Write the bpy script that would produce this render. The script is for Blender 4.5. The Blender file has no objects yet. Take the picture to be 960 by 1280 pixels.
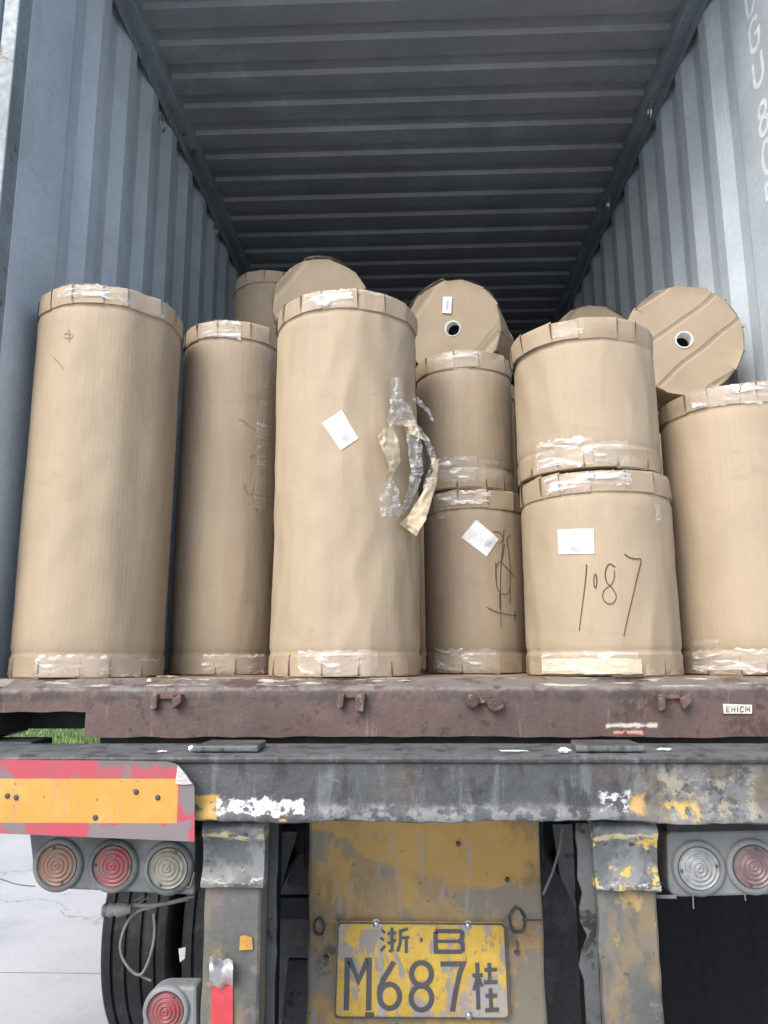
import bpy, bmesh, math, random
from mathutils import Vector, Matrix, noise
random.seed(7)
R = math.radians
SC = bpy.context.scene
COL = SC.collection

# ------------------------------------------------------------------ camera, sky, sun
CAM = Vector((-0.022, 0.0, 1.62))
F = 961.0
PITCH, YAW, ROLL = R(10.6), R(2.1), R(0.25)
cd = bpy.data.cameras.new('camera'); cam = bpy.data.objects.new('camera', cd); COL.objects.link(cam)
cd.sensor_fit = 'VERTICAL'; cd.sensor_height = 24.0; cd.lens = F / 1280 * 24.0
cd.clip_start = 0.05; cd.clip_end = 3000
CR = Matrix.Rotation(YAW, 3, 'Z') @ Matrix.Rotation(PITCH + math.pi / 2, 3, 'X') @ Matrix.Rotation(-ROLL, 3, 'Z')
cam.matrix_world = Matrix.Translation(CAM) @ CR.to_4x4()
SC.camera = cam

W = bpy.data.worlds.new('World'); SC.world = W; W.use_nodes = True
wn = W.node_tree; bg = wn.nodes['Background']
sky = wn.nodes.new('ShaderNodeTexSky'); sky.sky_type = 'NISHITA'; sky.sun_disc = False
SUN_EL, SUN_AZ = 42.0, 212.0      # azimuth clockwise from +Y
sky.sun_elevation = R(SUN_EL); sky.sun_rotation = R(SUN_AZ)
sky.air_density = 1.0; sky.dust_density = 3.0; sky.ozone_density = 1.0
wn.links.new(sky.outputs[0], bg.inputs[0]); bg.inputs[1].default_value = 0.15
sd = bpy.data.lights.new('sun', 'SUN'); sd.energy = 1.3; sd.angle = R(38); sd.color = (1.0, .97, .92)
sun = bpy.data.objects.new('sun', sd); COL.objects.link(sun)
az = R(SUN_AZ); d = Vector((math.sin(az) * math.cos(R(SUN_EL)), math.cos(az) * math.cos(R(SUN_EL)), math.sin(R(SUN_EL))))
sun.rotation_euler = d.to_track_quat('Z', 'Y').to_euler(); sun.location = (0, -5, 12)
vs = SC.view_settings
vs.view_transform = 'Standard'; vs.look = 'None'; vs.gamma = 1; vs.use_curve_mapping = False; vs.exposure = 0.9
SC.render.engine = 'CYCLES'
cy = SC.cycles; cy.use_denoising = True; cy.max_bounces = 7; cy.diffuse_bounces = 5; cy.glossy_bounces = 3
cy.transparent_max_bounces = 12; cy.transmission_bounces = 3; cy.sample_clamp_indirect = 6

# ------------------------------------------------------------------ photo measuring helpers
def ray(px, py):
    return (CR @ Vector((px - 480.0, 640.0 - py, -F))).normalized()
def at(px, py, Y):
    r = ray(px, py); return CAM + r * (Y / r.y)

# ------------------------------------------------------------------ mesh helpers
class MB:
    def __init__(s): s.v = []; s.f = []; s.uv = []
    def add(s, vs, fs):
        b = len(s.v); s.v += [Vector(p) for p in vs]; s.f += [tuple(i + b for i in f) for f in fs]; return s
    def box(s, x0, x1, y0, y1, z0, z1):
        return s.add([(x0,y0,z0),(x1,y0,z0),(x1,y1,z0),(x0,y1,z0),(x0,y0,z1),(x1,y0,z1),(x1,y1,z1),(x0,y1,z1)],
              [(0,3,2,1),(4,5,6,7),(0,1,5,4),(1,2,6,5),(2,3,7,6),(3,0,4,7)])
    def prism(s, poly, d):           # planar polygon (3D points) pushed along d
        n = len(poly); d = Vector(d); a = [Vector(p) for p in poly]
        return s.add(a + [p + d for p in a], [tuple(range(n)), tuple(range(2*n-1, n-1, -1))] + [(i, (i+1) % n, n+(i+1) % n, n+i) for i in range(n)])
    def grid(s, P, closed=False, thick=None):        # P[i][j] points
        n, m = len(P), len(P[0]); vs = [p for row in P for p in row]; fs = []
        for i in range(n - (0 if closed else 1)):
            for j in range(m - 1):
                a = i*m+j; b = ((i+1) % n)*m+j; fs.append((a, b, b+1, a+1))
        return s.add(vs, fs)
    def tube(s, pts, r, seg=8, cap=True):
        pts = [Vector(p) for p in pts]; rr = r if isinstance(r, (list, tuple)) else [r]*len(pts); rings = []
        up = Vector((0.13, 0.21, 1)).normalized()
        for i, p in enumerate(pts):
            t = (pts[min(i+1, len(pts)-1)] - pts[max(i-1, 0)]).normalized()
            a = t.cross(up)
            if a.length < .05: a = t.cross(Vector((1, 0, 0)))
            a.normalize(); b = t.cross(a)
            rings.append([p + (a*math.cos(2*math.pi*k/seg) + b*math.sin(2*math.pi*k/seg))*rr[i] for k in range(seg)])
        vs = [q for g in rings for q in g]; fs = []
        for i in range(len(pts)-1):
            for k in range(seg):
                a = i*seg+k; b = i*seg+(k+1) % seg; fs.append((a, b, b+seg, a+seg))
        if cap: fs += [tuple(range(seg-1, -1, -1)), tuple(range((len(pts)-1)*seg, len(pts)*seg))]
        return s.add(vs, fs)
    def lathe(s, prof, O, a, e1, e2, seg=48):       # prof [(r,h)] closed over the turn
        P = []
        for k in range(seg):
            t = 2*math.pi*k/seg; dr = e1*math.sin(t) + e2*math.cos(t)
            P.append([O + dr*r + a*h for r, h in prof])
        return s.grid(P, closed=True)

def tag(o, label=None, cat=None, group=None, kind=None):
    if label: o['label'] = label
    if cat: o['category'] = cat
    if group: o['group'] = group
    if kind: o['kind'] = kind
    return o
def thing(name, loc, label, cat, group=None):
    o = bpy.data.objects.new(name, None); COL.objects.link(o); o.location = loc; o.empty_display_size = .1
    return tag(o, label, cat, group)
def origin(p):
    v = Vector((0, 0, 0))
    while p: v += p.location; p = p.parent
    return v
def obj(name, mb, m, parent=None, smooth=None, bevel=0, base=None, uv=None, label=None):
    me = bpy.data.meshes.new(name)
    o0 = origin(parent) if parent else Vector(base or (0, 0, 0))
    me.from_pydata([v - o0 for v in mb.v], [], mb.f)
    if uv:
        l = me.uv_layers.new(name='UVMap')
        for lp in me.loops: l.data[lp.index].uv = uv[lp.vertex_index]
    bm = bmesh.new(); bm.from_mesh(me); bmesh.ops.recalc_face_normals(bm, faces=bm.faces); bm.to_mesh(me); bm.free()
    if smooth is not None:
        me.shade_smooth(); me.set_sharp_from_angle(angle=R(smooth))
    me.materials.append(m)
    o = bpy.data.objects.new(name, me); COL.objects.link(o); o.parent = parent
    if not parent: o.location = o0
    if bevel:
        b = o.modifiers.new('bevel', 'BEVEL'); b.width = bevel; b.segments = 2; b.limit_method = 'ANGLE'; b.angle_limit = R(40)
    if label: o['label'] = label
    return o

# flat ribbon strokes in a 2D plane -> 3D through a mapping (u,v,lift) -> point
def resample(pl, step):
    out = [pl[0]]
    for a, b in zip(pl, pl[1:]):
        n = max(1, int(math.hypot(b[0]-a[0], b[1]-a[1]) / step))
        out += [(a[0]+(b[0]-a[0])*k/n, a[1]+(b[1]-a[1])*k/n) for k in range(1, n+1)]
    return out
def stroke(mb, pl, w, mp, lift=0.0, step=None, taper=0.0):
    if step: pl = resample(pl, step)
    n = len(pl); L = []; Rr = []
    for i, p in enumerate(pl):
        a = pl[max(i-1, 0)]; b = pl[min(i+1, n-1)]
        d1 = Vector((p[0]-a[0], p[1]-a[1])); d2 = Vector((b[0]-p[0], b[1]-p[1]))
        if d1.length < 1e-9: d1 = d2
        if d2.length < 1e-9: d2 = d1
        d1.normalize(); d2.normalize(); t = (d1+d2)
        if t.length < 1e-6: t = d1
        t.normalize(); nn = Vector((-t.y, t.x)); c = max(.5, abs(nn.dot(Vector((-d1.y, d1.x)))))
        hw = w/2/c*(1-taper*i/max(1, n-1))
        L.append(mp(p[0]+nn.x*hw, p[1]+nn.y*hw, lift)); Rr.append(mp(p[0]-nn.x*hw, p[1]-nn.y*hw, lift))
    mb.grid([[a, b] for a, b in zip(L, Rr)])
def arc(cx, cy, rx, ry, a0, a1, n=24):
    return [(cx+rx*math.cos(R(a0+(a1-a0)*k/n)), cy+ry*math.sin(R(a0+(a1-a0)*k/n))) for k in range(n+1)]

# ------------------------------------------------------------------ materials
class NT:
    def __init__(s, name):
        s.m = bpy.data.materials.new(name); s.m.use_nodes = True; s.t = s.m.node_tree; s.b = s.t.nodes['Principled BSDF']
        s.pos = None
    def n(s, typ, **kw):
        o = s.t.nodes.new('ShaderNode'+typ)
        for k, v in kw.items(): setattr(o, k, v)
        return o
    def l(s, a, b): s.t.links.new(a, b)
    def coord(s, src='pos'):
        if src == 'pos': g = s.n('NewGeometry'); return g.outputs['Position']
        t = s.n('TexCoord'); return t.outputs['UV' if src == 'uv' else 'Object']
    def mapped(s, co, sc, off=(0, 0, 0), rot=(0, 0, 0)):
        m = s.n('Mapping'); m.inputs['Scale'].default_value = sc; m.inputs['Location'].default_value = off; m.inputs['Rotation'].default_value = rot
        s.l(co, m.inputs[0]); return m.outputs[0]
    def noise(s, co, scale, detail=4, rough=.55, dist=0):
        t = s.n('TexNoise'); t.inputs['Scale'].default_value = scale; t.inputs['Detail'].default_value = detail
        t.inputs['Roughness'].default_value = rough; t.inputs['Distortion'].default_value = dist
        s.l(co, t.inputs['Vector']); return t.outputs['Fac']
    def ramp(s, x, a, b, lo=0., hi=1.):
        r = s.n('MapRange', interpolation_type='SMOOTHSTEP'); r.inputs['From Min'].default_value = a; r.inputs['From Max'].default_value = b
        r.inputs['To Min'].default_value = lo; r.inputs['To Max'].default_value = hi; s.l(x, r.inputs[0]); return r.outputs[0]
    def math(s, op, a, b=None):
        m = s.n('Math', operation=op)
        for i, x in enumerate((a, b)):
            if x is None: continue
            if isinstance(x, (int, float)): m.inputs[i].default_value = x
            else: s.l(x, m.inputs[i])
        return m.outputs[0]
    def mix(s, f, a, b):
        m = s.n('Mix', data_type='RGBA')
        if isinstance(f, (int, float)): m.inputs[0].default_value = f
        else: s.l(f, m.inputs[0])
        for i, x in ((6, a), (7, b)):
            if isinstance(x, tuple): m.inputs[i].default_value = (*x, 1) if len(x) == 3 else x
            else: s.l(x, m.inputs[i])
        return m.outputs[2]
    def boxmask(s, co, box, edge=.01, wob=.02, wscale=40):    # box (x0,x1,z0,z1) of the object's surface
        sp = s.n('SeparateXYZ'); s.l(co, sp.inputs[0])
        x0, x1, z0, z1 = box
        dx = s.math('SUBTRACT', s.math('ABSOLUTE', s.math('SUBTRACT', sp.outputs[0], (x0+x1)/2)), (x1-x0)/2)
        dz = s.math('SUBTRACT', s.math('ABSOLUTE', s.math('SUBTRACT', sp.outputs[2], (z0+z1)/2)), (z1-z0)/2)
        dd = s.math('MAXIMUM', dx, dz)
        nz = s.noise(co, wscale, 4, .6)
        dd = s.math('ADD', dd, s.math('MULTIPLY', s.math('SUBTRACT', nz, .5), wob*2))
        return s.ramp(dd, -edge, edge, 1, 0)
    def bump(s, h, strength, dist=.01, prev=None):
        b = s.n('Bump'); b.inputs['Strength'].default_value = strength; b.inputs['Distance'].default_value = dist
        s.l(h, b.inputs['Height'])
        if prev: s.l(prev, b.inputs['Normal'])
        return b.outputs[0]

def metal(name, base, var=.25, rough=.6, layers=(), bumps=((60, .25, .004),), src='pos', metallic=0, spec=.4, vscale=3):
    N = NT(name); co = N.coord(src)
    dark = tuple(c*(1-var) for c in base); lite = tuple(min(1, c*(1+var)) for c in base)
    col = N.mix(N.ramp(N.noise(co, vscale, 6, .65), .35, .65), dark, lite)
    fine = N.noise(co, 45, 5, .7)
    col = N.mix(N.ramp(fine, .3, .75, 0, .35), col, tuple(c*.6 for c in base))
    rg = None
    for L in layers:
        c = N.mapped(co, L.get('stretch', (1, 1, 1)), L.get('off', (0, 0, 0)))
        f = N.ramp(N.noise(c, L['scale'], L.get('detail', 6), L.get('rough', .65), L.get('dist', 0)), L['thr'], L['thr']+L.get('soft', .04))
        if 'box' in L: f = N.math('MULTIPLY', f, N.boxmask(co, L['box'], L.get('edge', .01), L.get('wob', .015), L.get('wscale', 40)))
        for nx_, nz_h, c_, e_ in L.get('halves', ()):
            sp = N.n('SeparateXYZ'); N.l(co, sp.inputs[0])
            dd = N.math('ADD', N.math('MULTIPLY', sp.outputs[0], nx_), N.math('MULTIPLY', sp.outputs[2], nz_h))
            dd = N.math('ADD', dd, N.math('MULTIPLY', N.math('SUBTRACT', N.noise(co, 14, 5, .65), .5), .09))
            f = N.math('MULTIPLY', f, N.ramp(dd, c_-e_, c_+e_))
        if 'amt' in L: f = N.math('MULTIPLY', f, L['amt'])
        col = N.mix(f, col, L['color'])
    N.l(col, N.b.inputs['Base Color'])
    rr = N.ramp(fine, .25, .75, max(.05, rough-.15), min(1, rough+.15)); N.l(rr, N.b.inputs['Roughness'])
    N.b.inputs['Metallic'].default_value = metallic; N.b.inputs['Specular IOR Level'].default_value = spec
    pv = None
    for sc, st, ds in bumps: pv = N.bump(N.noise(co, sc, 6, .7), st, ds, pv)
    if pv: N.l(pv, N.b.inputs['Normal'])
    return N.m
def plain(name, c, rough=.5, metallic=0, spec=.5, bump=None):
    N = NT(name); co = N.coord('obj')
    col = N.mix(N.ramp(N.noise(co, 30, 5, .65), .35, .7), tuple(x*.8 for x in c), tuple(min(1, x*1.12) for x in c))
    N.l(col, N.b.inputs['Base Color']); N.b.inputs['Roughness'].default_value = rough; N.b.inputs['Metallic'].default_value = metallic
    N.b.inputs['Specular IOR Level'].default_value = spec
    if bump: N.l(N.bump(N.noise(co, bump[0], 5, .6), bump[1], bump[2]), N.b.inputs['Normal'])
    return N.m

M = {}
# container paint, inside: blue grey with scuffs
M['wall'] = metal('container_wall_paint', (.56, .65, .735), .08, .38, [
    dict(color=(.42, .48, .52), scale=2.2, thr=.52, soft=.2, stretch=(1, 2.5, .35), amt=.6),
    dict(color=(.40, .45, .45), scale=1.3, thr=.56, soft=.02, stretch=(1, 1.3, .8), detail=2, off=(0, 3, 2), amt=.3),
    dict(color=(.27, .29, .29), scale=9, thr=.68, soft=.06, stretch=(1, 1.5, .25), amt=.6),
    dict(color=(.70, .76, .80), scale=14, thr=.64, soft=.05, stretch=(1, 3, .10), amt=.5),
    dict(color=(.30, .31, .31), scale=16, thr=.67, soft=.03, stretch=(1, .25, 3.5), amt=.6),
    dict(color=(.22, .12, .08), scale=30, thr=.72, soft=.03, amt=.7)], bumps=((9, .12, .01), (70, .1, .003)), spec=.5)
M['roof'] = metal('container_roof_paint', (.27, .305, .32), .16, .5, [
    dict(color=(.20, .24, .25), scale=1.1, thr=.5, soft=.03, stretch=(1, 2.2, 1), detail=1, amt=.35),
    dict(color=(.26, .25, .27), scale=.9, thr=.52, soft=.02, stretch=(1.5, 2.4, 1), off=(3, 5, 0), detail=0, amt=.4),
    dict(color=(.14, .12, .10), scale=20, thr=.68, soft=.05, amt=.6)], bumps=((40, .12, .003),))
M['rail'] = metal('container_rail_paint', (.24, .29, .32), .2, .5, [dict(color=(.12, .09, .07), scale=18, thr=.6, soft=.08)])
M['outer'] = metal('container_outer_paint', (.20, .09, .08), .2, .5, [dict(color=(.14, .09, .07), scale=8, thr=.6, soft=.08)])
zsill = 1.49
M['sill'] = metal('oxide_red_sill_paint', (.108, .072, .070), .14, .55, [
    dict(color=(.105, .075, .07), scale=10, thr=.50, soft=.12, stretch=(3.5, 1, .35), amt=.8),
    dict(color=(.23, .17, .165), scale=16, thr=.60, soft=.08, stretch=(2.6, 1, .25), amt=.55),
    dict(color=(.055, .035, .028), scale=34, thr=.60, soft=.03, stretch=(1, 1, .8), amt=.8),
    dict(color=(.06, .038, .028), scale=60, thr=.46, soft=.05, box=(.46, .60, 1.475, 1.54), edge=.02, wob=.03, amt=.9),
    dict(color=(.07, .045, .03), scale=55, thr=.45, soft=.05, box=(.72, .83, 1.425, 1.475), edge=.015, wob=.02, amt=.9),
    dict(color=(.62, .30, .22), scale=20, thr=.40, soft=.03, box=(.455, .525, 1.434, 1.441), edge=.003, wob=.006),
    dict(color=(.55, .50, .46), scale=20, thr=.45, soft=.03, stretch=(.5, 1, 4), box=(.44, .56, 1.448, 1.458), edge=.003, wob=.01),
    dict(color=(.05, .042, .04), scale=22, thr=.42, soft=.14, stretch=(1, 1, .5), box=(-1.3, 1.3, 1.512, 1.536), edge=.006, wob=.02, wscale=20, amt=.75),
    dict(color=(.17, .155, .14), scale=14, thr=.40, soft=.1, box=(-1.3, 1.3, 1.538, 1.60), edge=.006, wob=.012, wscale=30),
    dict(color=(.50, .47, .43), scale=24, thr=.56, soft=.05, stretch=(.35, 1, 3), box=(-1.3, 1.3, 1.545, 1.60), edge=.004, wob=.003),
], bumps=((18, .3, .008), (90, .35, .004)), spec=.45)
M['casting'] = metal('blackened_casting', (.045, .040, .042), .3, .6, [dict(color=(.09, .07, .065), scale=20, thr=.55, soft=.1)])
M['rust'] = metal('scaly_rust', (.13, .085, .07), .35, .8, [dict(color=(.25, .19, .17), scale=50, thr=.55, soft=.08)], bumps=((60, .8, .01),))
M['ply'] = metal('plywood_floor', (.22, .15, .10), .25, .7, [dict(color=(.36, .33, .30), scale=6, thr=.5, soft=.1)])
# chassis paint: dark grime over yellow
PXB = lambda x0, x1, y0, y1, D: (at(x0, 1000, D).x, at(x1, 1000, D).x, at(500, y1, D).z, at(500, y0, D).z)
M['beam'] = metal('grimy_chassis_paint', (.060, .067, .073), .25, .5, [
    dict(color=(.13, .145, .16), scale=9, thr=.50, soft=.14, stretch=(2.8, 1, .45), amt=.75),
    dict(color=(.032, .034, .036), scale=12, thr=.54, soft=.09, stretch=(1.6, 1, .6), amt=.85),
    dict(color=(.11, .085, .065), scale=5, thr=.56, soft=.10, amt=.5),
    dict(color=(.22, .23, .23), scale=40, thr=.62, soft=.09, stretch=(.7, 1, 1), amt=.5),
    dict(color=(.20, .215, .215), scale=30, thr=.46, soft=.08, box=PXB(395, 1100, 1008, 1036, 1.67), edge=.010, wob=.022, amt=.75),
    dict(color=(.22, .22, .22), scale=22, thr=.44, soft=.10, box=PXB(800, 1500, 952, 1030, 1.67), edge=.04, wob=.05, wscale=14, amt=.55),
    dict(color=(.29, .26, .20), scale=48, thr=.49, soft=.10, box=PXB(822, 1500, 965, 1026, 1.67), edge=.014, wob=.04, wscale=25, amt=.85),
    dict(color=(.50, .33, .10), scale=55, thr=.47, soft=.06, box=PXB(828, 874, 1003, 1024, 1.67), edge=.008, wob=.012),
    dict(color=(.50, .30, .10), scale=16, thr=.36, soft=.05, box=PXB(790, 806, 995, 1014, 1.67), edge=.008, wob=.022),
    dict(color=(.50, .52, .54), scale=44, thr=.48, soft=.05, box=PXB(752, 788, 991, 1012, 1.67), edge=.006, wob=.016, wscale=60),
    dict(color=(.46, .29, .07), scale=30, thr=.38, soft=.06, box=PXB(240, 272, 995, 1026, 1.67), edge=.004, wob=.012),
    dict(color=(.55, .34, .07), scale=16, thr=.36, soft=.04, box=PXB(350, 358, 1018, 1027, 1.67), edge=.003, wob=.004),
    dict(color=(.50, .52, .54), scale=30, thr=.41, soft=.05, box=PXB(272, 380, 1001, 1019, 1.67), edge=.002, wob=.024, wscale=34),
    dict(color=(.12, .09, .06), scale=15, thr=.50, soft=.12, box=PXB(800, 1500, 960, 1030, 1.67), edge=.03, wob=.03, amt=.7),
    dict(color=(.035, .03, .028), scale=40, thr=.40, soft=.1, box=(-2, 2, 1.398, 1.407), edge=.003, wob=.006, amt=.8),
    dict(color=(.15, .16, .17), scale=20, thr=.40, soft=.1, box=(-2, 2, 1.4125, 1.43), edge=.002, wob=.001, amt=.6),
], bumps=((14, .35, .012), (55, .45, .006), (160, .25, .002)), spec=.5)
M['post'] = metal('worn_yellow_post_paint', (.095, .10, .097), .25, .55, [
    dict(color=(.20, .155, .09), scale=7, thr=.47, soft=.12, stretch=(1.2, 1, .5), amt=.85),
    dict(color=(.36, .24, .09), scale=14, thr=.58, soft=.09, amt=.8, stretch=(1.0, 1, .75), off=(2.2, 0, .7)),
    dict(color=(.16, .13, .13), scale=13, thr=.57, soft=.06, amt=.8),
    dict(color=(.05, .05, .05), scale=38, thr=.62, soft=.05, amt=.7)], bumps=((20, .35, .008), (90, .3, .003)))
M['pad'] = metal('chipped_pad_paint', (.09, .10, .105), .2, .45, [
    dict(color=(.21, .225, .23), scale=12, thr=.5, soft=.1, amt=.6),
    dict(color=(.40, .36, .22), scale=40, thr=.47, soft=.05, stretch=(.5, 1, 1.4), box=(-1, 1, 1.243, 1.257), edge=.003, wob=.010),
    dict(color=(.42, .40, .33), scale=40, thr=.50, soft=.05, stretch=(.5, 1, 1.4), box=(-1, 1, 1.150, 1.165), edge=.003, wob=.010),
    dict(color=(.52, .36, .08), scale=18, thr=.55, soft=.04, box=(.3, 1, 1.14, 1.27), edge=.02, wob=.02),
    dict(color=(.03, .03, .03), scale=60, thr=.62, soft=.04)], bumps=((30, .4, .006),))
M['panel'] = metal('faded_yellow_panel_paint', (.31, .22, .11), .25, .5, [
    dict(color=(.215, .195, .16), scale=3.2, thr=.52, soft=.05, detail=3, dist=1.2, off=(.9, 0, .35)),
    dict(color=(.40, .255, .075), scale=6, thr=.34, soft=.12, halves=((0, 1, 1.035, .01), (.44, 1, 1.055, .006))),
    dict(color=(.43, .28, .085), scale=5.5, thr=.50, soft=.10, stretch=(1.6, 1, .8), off=(0, 0, .2), amt=.8),
    dict(color=(.30, .28, .25), scale=20, thr=.56, soft=.08, stretch=(2, 1, .3), amt=.6),
    dict(color=(.07, .065, .06), scale=18, thr=.45, soft=.1, box=(-.275, -.215, .83, .97), edge=.01, wob=.035, amt=.85),
    dict(color=(.10, .09, .085), scale=18, thr=.45, soft=.1, box=(.20, .27, .90, .97), edge=.01, wob=.03, amt=.7),
    dict(color=(.05, .045, .04), scale=60, thr=.66, soft=.03, amt=.8)], bumps=((5, .3, .02), (60, .2, .003)), spec=.45)
M['plate'] = metal('peeling_yellow_plate', (.56, .38, .06), .2, .5, [
    dict(color=(.30, .27, .25), scale=17, thr=.49, soft=.07, stretch=(1.5, 1, .7)),
    dict(color=(.20, .16, .13), scale=30, thr=.58, soft=.08, stretch=(1.5, 1, .6), amt=.6),
    dict(color=(.33, .33, .34), scale=22, thr=.36, soft=.05, box=(-.118, -.105, .60, 1.0), edge=.004, wob=.012, wscale=60),
    dict(color=(.33, .33, .34), scale=22, thr=.40, soft=.05, box=(.105, .20, .60, .83), edge=.01, wob=.05, wscale=30, amt=.9),
    dict(color=(.35, .20, .17), scale=50, thr=.6, soft=.04, amt=.8)], bumps=((60, .3, .002),), spec=.5)
M['glyph'] = metal('worn_black_lettering', (.075, .08, .09), .25, .5, [dict(color=(.25, .25, .25), scale=70, thr=.64, soft=.05, amt=.6)])
M['steel'] = plain('bare_steel', (.5, .5, .5), .35, .8)
M['darksteel'] = metal('dark_underbody', (.022, .025, .028), .3, .6, [dict(color=(.045, .048, .052), scale=6, thr=.55, soft=.1)])
M['gusset'] = metal('dusty_gusset', (.075, .08, .088), .25, .6, [dict(color=(.02, .02, .02), scale=14, thr=.58, soft=.08)])
M['housing'] = metal('lamp_housing_plastic', (.105, .115, .118), .2, .55, [
    dict(color=(.19, .205, .21), scale=8, thr=.50, soft=.12, amt=.7), dict(color=(.03, .04, .04), scale=11, thr=.56, soft=.1, amt=.7)], bumps=((70, .15, .003),))
M['housing2'] = metal('grey_lamp_housing', (.19, .205, .21), .12, .5, [
    dict(color=(.11, .12, .125), scale=9, thr=.54, soft=.12, amt=.6)], bumps=((70, .12, .003),))
M['rubber'] = metal('tyre_rubber', (.017, .019, .022), .3, .7, [dict(color=(.035, .038, .042), scale=7, thr=.5, soft=.15)], src='obj', bumps=((90, .2, .003),))
M['flap'] = plain('black_rubber_flap', (.012, .014, .016), .8, spec=.2)
M['cable'] = plain('dusty_cable', (.16, .16, .16), .6)
M['white'] = plain('white_scrap', (.75, .77, .78), .7)
M['label'] = plain('white_label_paper', (.74, .78, .80), .45)
M['ink'] = plain('black_marker_ink', (.085, .060, .045), .8, spec=.1)
M['faintink'] = plain('faint_marker_ink', (.25, .18, .13), .7)
M['smudge'] = plain('printed_smudge', (.42, .45, .52), .6)
M['core'] = plain('white_core_tube', (.72, .74, .74), .6)
M['dark'] = plain('shadowed_inside', (.01, .01, .01), .95, spec=.05)  # near-black stands in for shade in core holes and on post webs
M['foil'] = plain('silver_foil', (.62, .62, .62), .3, .7, bump=(45, .6, .006))
M['redtape'] = plain('red_reflective_tape', (.52, .055, .07), .4)
M['stencil'] = plain('white_stencil_paint', (.86, .93, .97), .5)

def lens(name, c, c2):
    N = NT(name); co = N.coord('pos')
    col = N.mix(N.ramp(N.noise(co, 60, 4, .6), .35, .65), c, c2)
    col = N.mix(N.ramp(N.noise(N.mapped(co, (1, 1, .6)), 28, 6, .7), .48, .68, 0, .6), col, (.17, .165, .155))
    N.l(col, N.b.inputs['Base Color']); N.b.inputs['Roughness'].default_value = .38; N.b.inputs['Coat Weight'].default_value = .25
    N.b.inputs['Coat Roughness'].default_value = .3
    return N.m
M['lens_orange'] = lens('dusty_orange_lens', (.27, .12, .07), (.19, .14, .115))
M['lens_red'] = lens('dusty_red_lens', (.29, .05, .06), (.20, .075, .08))
M['lens_clear'] = lens('dusty_clear_lens', (.30, .295, .23), (.20, .20, .165))
M['lens_clear2'] = lens('dusty_white_lens', (.33, .355, .36), (.22, .24, .25))
M['lens_mauve'] = lens('faded_red_lens', (.21, .14, .15), (.15, .10, .11))

# reflective board: red border round a yellow field, worn
N = NT('red_yellow_reflective_board'); co = N.coord('pos')
yb = PXB(-900, 222, 974, 1030, 1.645)
inner = N.boxmask(co, yb, .0008, .0004)
red = N.mix(N.ramp(N.noise(co, 12, 6, .7), .4, .7), (.40, .06, .085), (.29, .09, .11))
red = N.mix(N.ramp(N.noise(N.mapped(co, (1.6, 1, .8), (4, 0, 1)), 9, 5, .6), .54, .60), red, (.17, .15, .16))
yel = N.mix(N.ramp(N.noise(co, 6, 5, .6), .4, .6), (.60, .27, .05), (.64, .33, .09))
yel = N.mix(N.ramp(N.noise(N.mapped(co, (3, 1, .5), (1, 0, 3)), 14, 5, .7), .50, .66, 0, .65), yel, (.36, .22, .13))
yel = N.mix(N.ramp(N.noise(co, 70, 3, .6), .68, .71, 0, .9), yel, (.08, .06, .10))
red = N.mix(N.boxmask(co, PXB(115, 238, 1030, 1060, 1.645), .004, .03), red, (.19, .16, .17)); red = N.mix(N.boxmask(co, PXB(120, 240, 940, 958, 1.645), .003, .018), red, (.14, .13, .13))
col = N.mix(inner, red, yel)
N.l(col, N.b.inputs['Base Color']); N.b.inputs['Roughness'].default_value = .38
N.l(N.bump(N.noise(co, 8, 4, .6), .15, .01), N.b.inputs['Normal'])
M['board'] = N.m

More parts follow.
